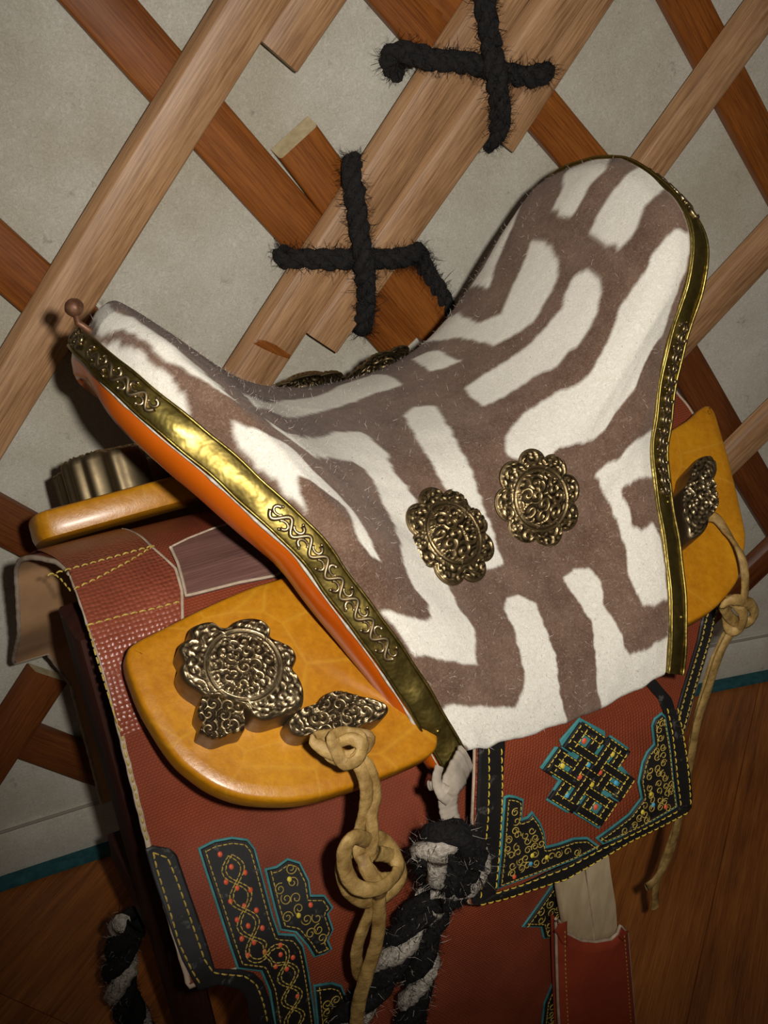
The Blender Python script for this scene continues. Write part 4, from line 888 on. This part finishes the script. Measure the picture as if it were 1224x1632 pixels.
mb = MB(); thong(mb, [(556, 1200, .262), (574, 1222, .268), (584, 1258, .274), (580, 1300, .276), (572, 1330, .278), (574, 1362, .284), (598, 1398, .294), (622, 1400, .292)], .0052)
thong(mb, [(572, 1204, .264), (590, 1230, .270), (598, 1268, .274), (592, 1300, .278), (594, 1340, .284), (586, 1372, .286)], .0050); mb.mk('upper_strands', 'rawhide', th1)
mb = MB(); thong(mb, [(590, 1340, .282), (566, 1334, .288), (550, 1352, .290), (550, 1384, .292), (566, 1412, .296), (596, 1418, .300), (622, 1404, .296), (634, 1382, .288), (622, 1352, .280), (604, 1336, .278)], .0058, 60, .5, True)
thong(mb, [(560, 1350, .276), (546, 1378, .278), (552, 1412, .280), (576, 1434, .282), (606, 1432, .284), (632, 1412, .284), (638, 1392, .282), (626, 1366, .282), (598, 1360, .286)], .0058, 50, .5)
thong(mb, [(576, 1360, .284), (586, 1388, .292), (604, 1412, .296), (608, 1426, .290)], .0056, 30, .5); mb.mk('knot', 'rawhide', th1)
mb = MB(); thong(mb, [(600, 1420, .284), (592, 1450, .284), (578, 1482, .284), (568, 1520, .282), (574, 1556, .280), (590, 1530, .286)], .0052, 40)
thong(mb, [(604, 1424, .286), (604, 1470, .288), (598, 1510, .288), (582, 1560, .286), (570, 1610, .284), (568, 1680, .282), (572, 1760, .280)], .0056, 60, .45, False, None, 1.2); mb.mk('tail', 'rawhide', th1)
th2 = thing('rawhide_thong', 'pale rawhide thong looped and knotted from the rear bronze boss', 'thong', tuple(PT(T(1178, 960, .2))), 'rawhide tie thongs')
mb = MB(); q = [bpx(x, y, .02) for x, y in [(1132, 818), (1148, 822), (1166, 846)]]; P0 = [bfn(1)(a[0], a[1], .014) for a in q]
P1 = [PT(T(x, y, t)) for x, y, t in [(1180, 882, .214), (1187, 915, .226), (1187, 945, .228), (1182, 968, .228)]]
mb.add(*tube(spline(np.array(P0 + P1), 50), .0050, 8, True, .45, SN + SZ * .4)); mb.mk('upper_strands', 'rawhide', th2)
mb = MB(); thong(mb, [(1154, 966, .222), (1172, 956, .228), (1194, 962, .228), (1202, 978, .226), (1190, 992, .224), (1168, 988, .222)], .0056, 40, .5, True)
thong(mb, [(1162, 956, .220), (1184, 976, .228), (1180, 1000, .226), (1164, 1004, .222), (1158, 984, .218)], .0056, 40, .5, True); mb.mk('knot', 'rawhide', th2)
mb = MB(); thong(mb, [(1170, 1000, .222), (1148, 1040, .222), (1128, 1100, .220), (1112, 1150, .218), (1100, 1215, .216), (1085, 1290, .214), (1068, 1360, .214), (1046, 1400, .214), (1030, 1414, .214)], .0052, 60)
thong(mb, [(1160, 1004, .218), (1138, 1050, .216), (1120, 1110, .214), (1104, 1180, .212), (1092, 1270, .210), (1066, 1350, .212), (1046, 1410, .212), (1044, 1446, .212)], .0050, 60); mb.mk('tail', 'rawhide', th2)

# ------------------------------------------------------------------ piebald hair ropes
def hair_rope(label, runs, R=.0125, ply=3, dye=(0, 0, 1), pitch=.085, extra=None, loc=None, group='piebald hair ropes'):
    t = thing('hair_rope', label, 'rope', tuple(PT(T(*(loc or runs[0][1][0])))), group)
    for nm, lst, ph in runs:
        mb = MB(); p, n_ = strands(mb, TP(lst), R, ply, pitch, 8, ph, dye); o = mb.mk(nm, 'hair_rope', t)
        p = np.array(p); n_ = np.array(n_); i = rng.permutation(len(p)); k = min(len(p), 1400)
        fuzz('loose_hair', 'fibre_dark', o, p[i[:k]], n_[i[:k]], .010, .00022, .9, 1.1); fuzz('loose_hair', 'fibre_pale', o, p[i[:k // 4]], n_[i[:k // 4]], .011, .00009, 1.0, 1.2)
    return t
hr = hair_rope('knotted black and white hair rope hanging from a grey thong under the felt hem', [
    ('knot', [(700, 1400, .268), (682, 1372, .276), (690, 1344, .286), (720, 1334, .294), (748, 1350, .292), (754, 1380, .286), (738, 1404, .282), (706, 1392, .296), (690, 1362, .294)], 0),
    ('knot_tail', [(744, 1368, .288), (746, 1398, .284), (720, 1420, .282), (690, 1432, .280)], 1.0),
    ('long_strand', [(724, 1416, .276), (686, 1434, .274), (652, 1476, .272), (626, 1524, .268), (600, 1570, .266), (560, 1620, .264), (520, 1680, .262)], 2.0),
    ('short_strand', [(706, 1424, .276), (690, 1456, .276), (676, 1500, .276), (668, 1560, .276), (656, 1620, .276), (648, 1700, .276)], .5)], loc=(715, 1370, .275))
mb = MB(); thong(mb, [(742, 1208, .262), (728, 1236, .272), (716, 1262, .276), (716, 1296, .280), (730, 1334, .290)], np.interp(np.linspace(0, 1, 60), [0, .25, .5, 1], [.013, .0125, .009, .0065]), 60, .3)
thong(mb, [(700, 1222, .268), (696, 1244, .274), (704, 1266, .280), (716, 1276, .282)], .0042, 30, .5); thong(mb, [(684, 1252, .270), (698, 1254, .276), (712, 1262, .280)], .0045, 30, .5); mb.mk('grey_thong', 'grey_thong', hr, label='crumpled grey leather thong')
hair_rope('black and white hair rope hanging behind the stand leg, bottom left', [('strand', [(206, 1468, -.04), (196, 1500, -.045), (190, 1550, -.05), (202, 1600, -.05), (226, 1650, -.05), (246, 1720, -.05)], 1.5)], R=.017, pitch=.11)

# ------------------------------------------------------------------ stirrup strap in its red sleeve
st = thing('stirrup_strap', 'pale worn strap tucked into a stitched red leather sleeve, below the flap', 'strap', tuple(PT(T(945, 1500, .258))))
def vfn(t0):
    def fn(x, z, h): return PT([x, t0 + h, z])
    return fn
def vpx(x, y, t): q = T(x, y, t); return (q[0], q[2])
sp_ = [vpx(x, y, .254) for x, y in [(880, 1340), (965, 1300), (975, 1390), (983, 1440), (987, 1500), (990, 1560), (905, 1560), (900, 1480), (890, 1420)]]
v, f = slab(resample(np.array(sp_), .004, True), vfn(.250), [(.001, -.003), (0, -.001), (0, .002), (.0015, .0042)]); mk('strap', v, f, 'strap_leather', st, smooth='auto')
mb = MB(); mb.add(*tube([vfn(.2542)(*vpx(x, y, .254), 0) for x, y in [(930, 1370), (937, 1420), (944, 1470), (948, 1510)]], .0006, 5)); mb.mk('crease', 'raw_edge', st)
sl = [vpx(x, y, .262) for x, y in [(889, 1468), (896, 1474), (904, 1490), (928, 1502), (952, 1504), (976, 1500), (987, 1490), (991, 1478), (1002, 1490), (1006, 1540), (1012, 1610), (1018, 1690), (1022, 1780), (905, 1790), (897, 1690), (892, 1600), (890, 1530)]]
slr = resample(np.array(sl), .004, True)
v, f = slab(slr, vfn(.258), [(0, .0005), (0, .003), (.002, .0048), (.008, .0062)]); sleeve = mk('sleeve', v, f, 'sleeve_leather', st, smooth='auto')
v, f = slab(slr, vfn(.258), [(0, -.0065), (0, -.005)]); mk('sleeve_back', v, f, 'sleeve_leather', st, smooth='auto')
mb = MB(); mb.add(*tube([vfn(.258)(x, z, .0015) for x, z in np.vstack([slr, slr[:1]])], .0018, 6)); mb.mk('cut_edge', 'raw_edge', sleeve)
mb = MB()
for ln in ([(899, 1482), (900, 1540), (903, 1610), (908, 1690)], [(994, 1490), (998, 1540), (1003, 1610), (1009, 1690)]):
    q = resample(np.array([vpx(x, y, .263) for x, y in ln]), .003); stitches(mb, [vfn(.258)(x, z, .0052) for x, z in q], norm(SN), .004, .003, .0006)
mb.mk('stitching', 'stitch_gold', sleeve, kind='stuff')

# ------------------------------------------------------------------ dark wooden trestle under the saddle
la, lb = T(183, 1200, .02), T(300, 1632, .07); ld = (lb - la) / (la[2] - lb[2]); la = la + [.006, 0, 0]; lb = lb + [.006, 0, 0]; ltop = la - ld * (.615 - la[2]); lbot = la + ld * la[2]
stand = thing('saddle_stand', 'dark brown wooden trestle carrying the saddle', 'stand', tuple(PT([0, 0, 0])))
def leg(top, bot, w=.056, d=.032):
    v = []; uv = []
    prof = [(-.5, -.5), (.5, -.5), (.5, .5), (-.5, .5)]; n_ = 10
    prof = [(-.5, -.42), (-.42, -.5), (.42, -.5), (.5, -.42), (.5, .42), (.42, .5), (-.42, .5), (-.5, .42)]
    for i in range(n_):
        c = top + (bot - top) * i / (n_ - 1)
        for a, b_ in prof: v.append(PT(c + np.array([b_ * d, a * w, 0]))); uv.append((c[2], a * w + b_ * d))
    f = [(i * 8 + k, (i + 1) * 8 + k, (i + 1) * 8 + (k + 1) % 8, i * 8 + (k + 1) % 8) for i in range(n_ - 1) for k in range(8)] + [tuple(range(8)), tuple(range((n_ - 1) * 8, n_ * 8))[::-1]]
    o = mk('leg', v, f, 'stand_wood', stand, smooth='auto', uv=uv); bm = bmesh.new(); bm.from_mesh(o.data); bmesh.ops.recalc_face_normals(bm, faces=bm.faces); bm.to_mesh(o.data); bm.free()
for sx in (1, -1):
    for sy in (1, -1):
        k = lambda q: np.array([q[0] if sx > 0 else -.02 - q[0] * .55, q[1] * sy, q[2]]) + (np.array([.11, -.02, 0]) if (sx > 0 and sy < 0) else 0); leg(k(ltop), k(lbot))
def box(name, lo, hi, m, parent, bv=.003):
    lo, hi = np.array(lo), np.array(hi); o = [(lo[0], lo[1]), (hi[0], lo[1]), (hi[0], hi[1]), (lo[0], hi[1])]
    v, f = slab(np.array(o), lambda x, y, h: PT([x, y, h]), [(bv, lo[2]), (0, lo[2] + bv), (0, hi[2] - bv), (bv, hi[2])]); mk(name, v, f, m, parent, smooth='auto', uv=[(p[0], p[1]) for p in np.tile(np.array(o), (5, 1))])
box('top_rail', (-.27, -.035, .59), (.20, .035, .640), 'stand_wood', stand)
box('cross_bar', (ltop[0] * .4 + lbot[0] * .6 - .015, -.09, .25), (ltop[0] * .4 + lbot[0] * .6 + .012, .09, .29), 'stand_wood', stand)
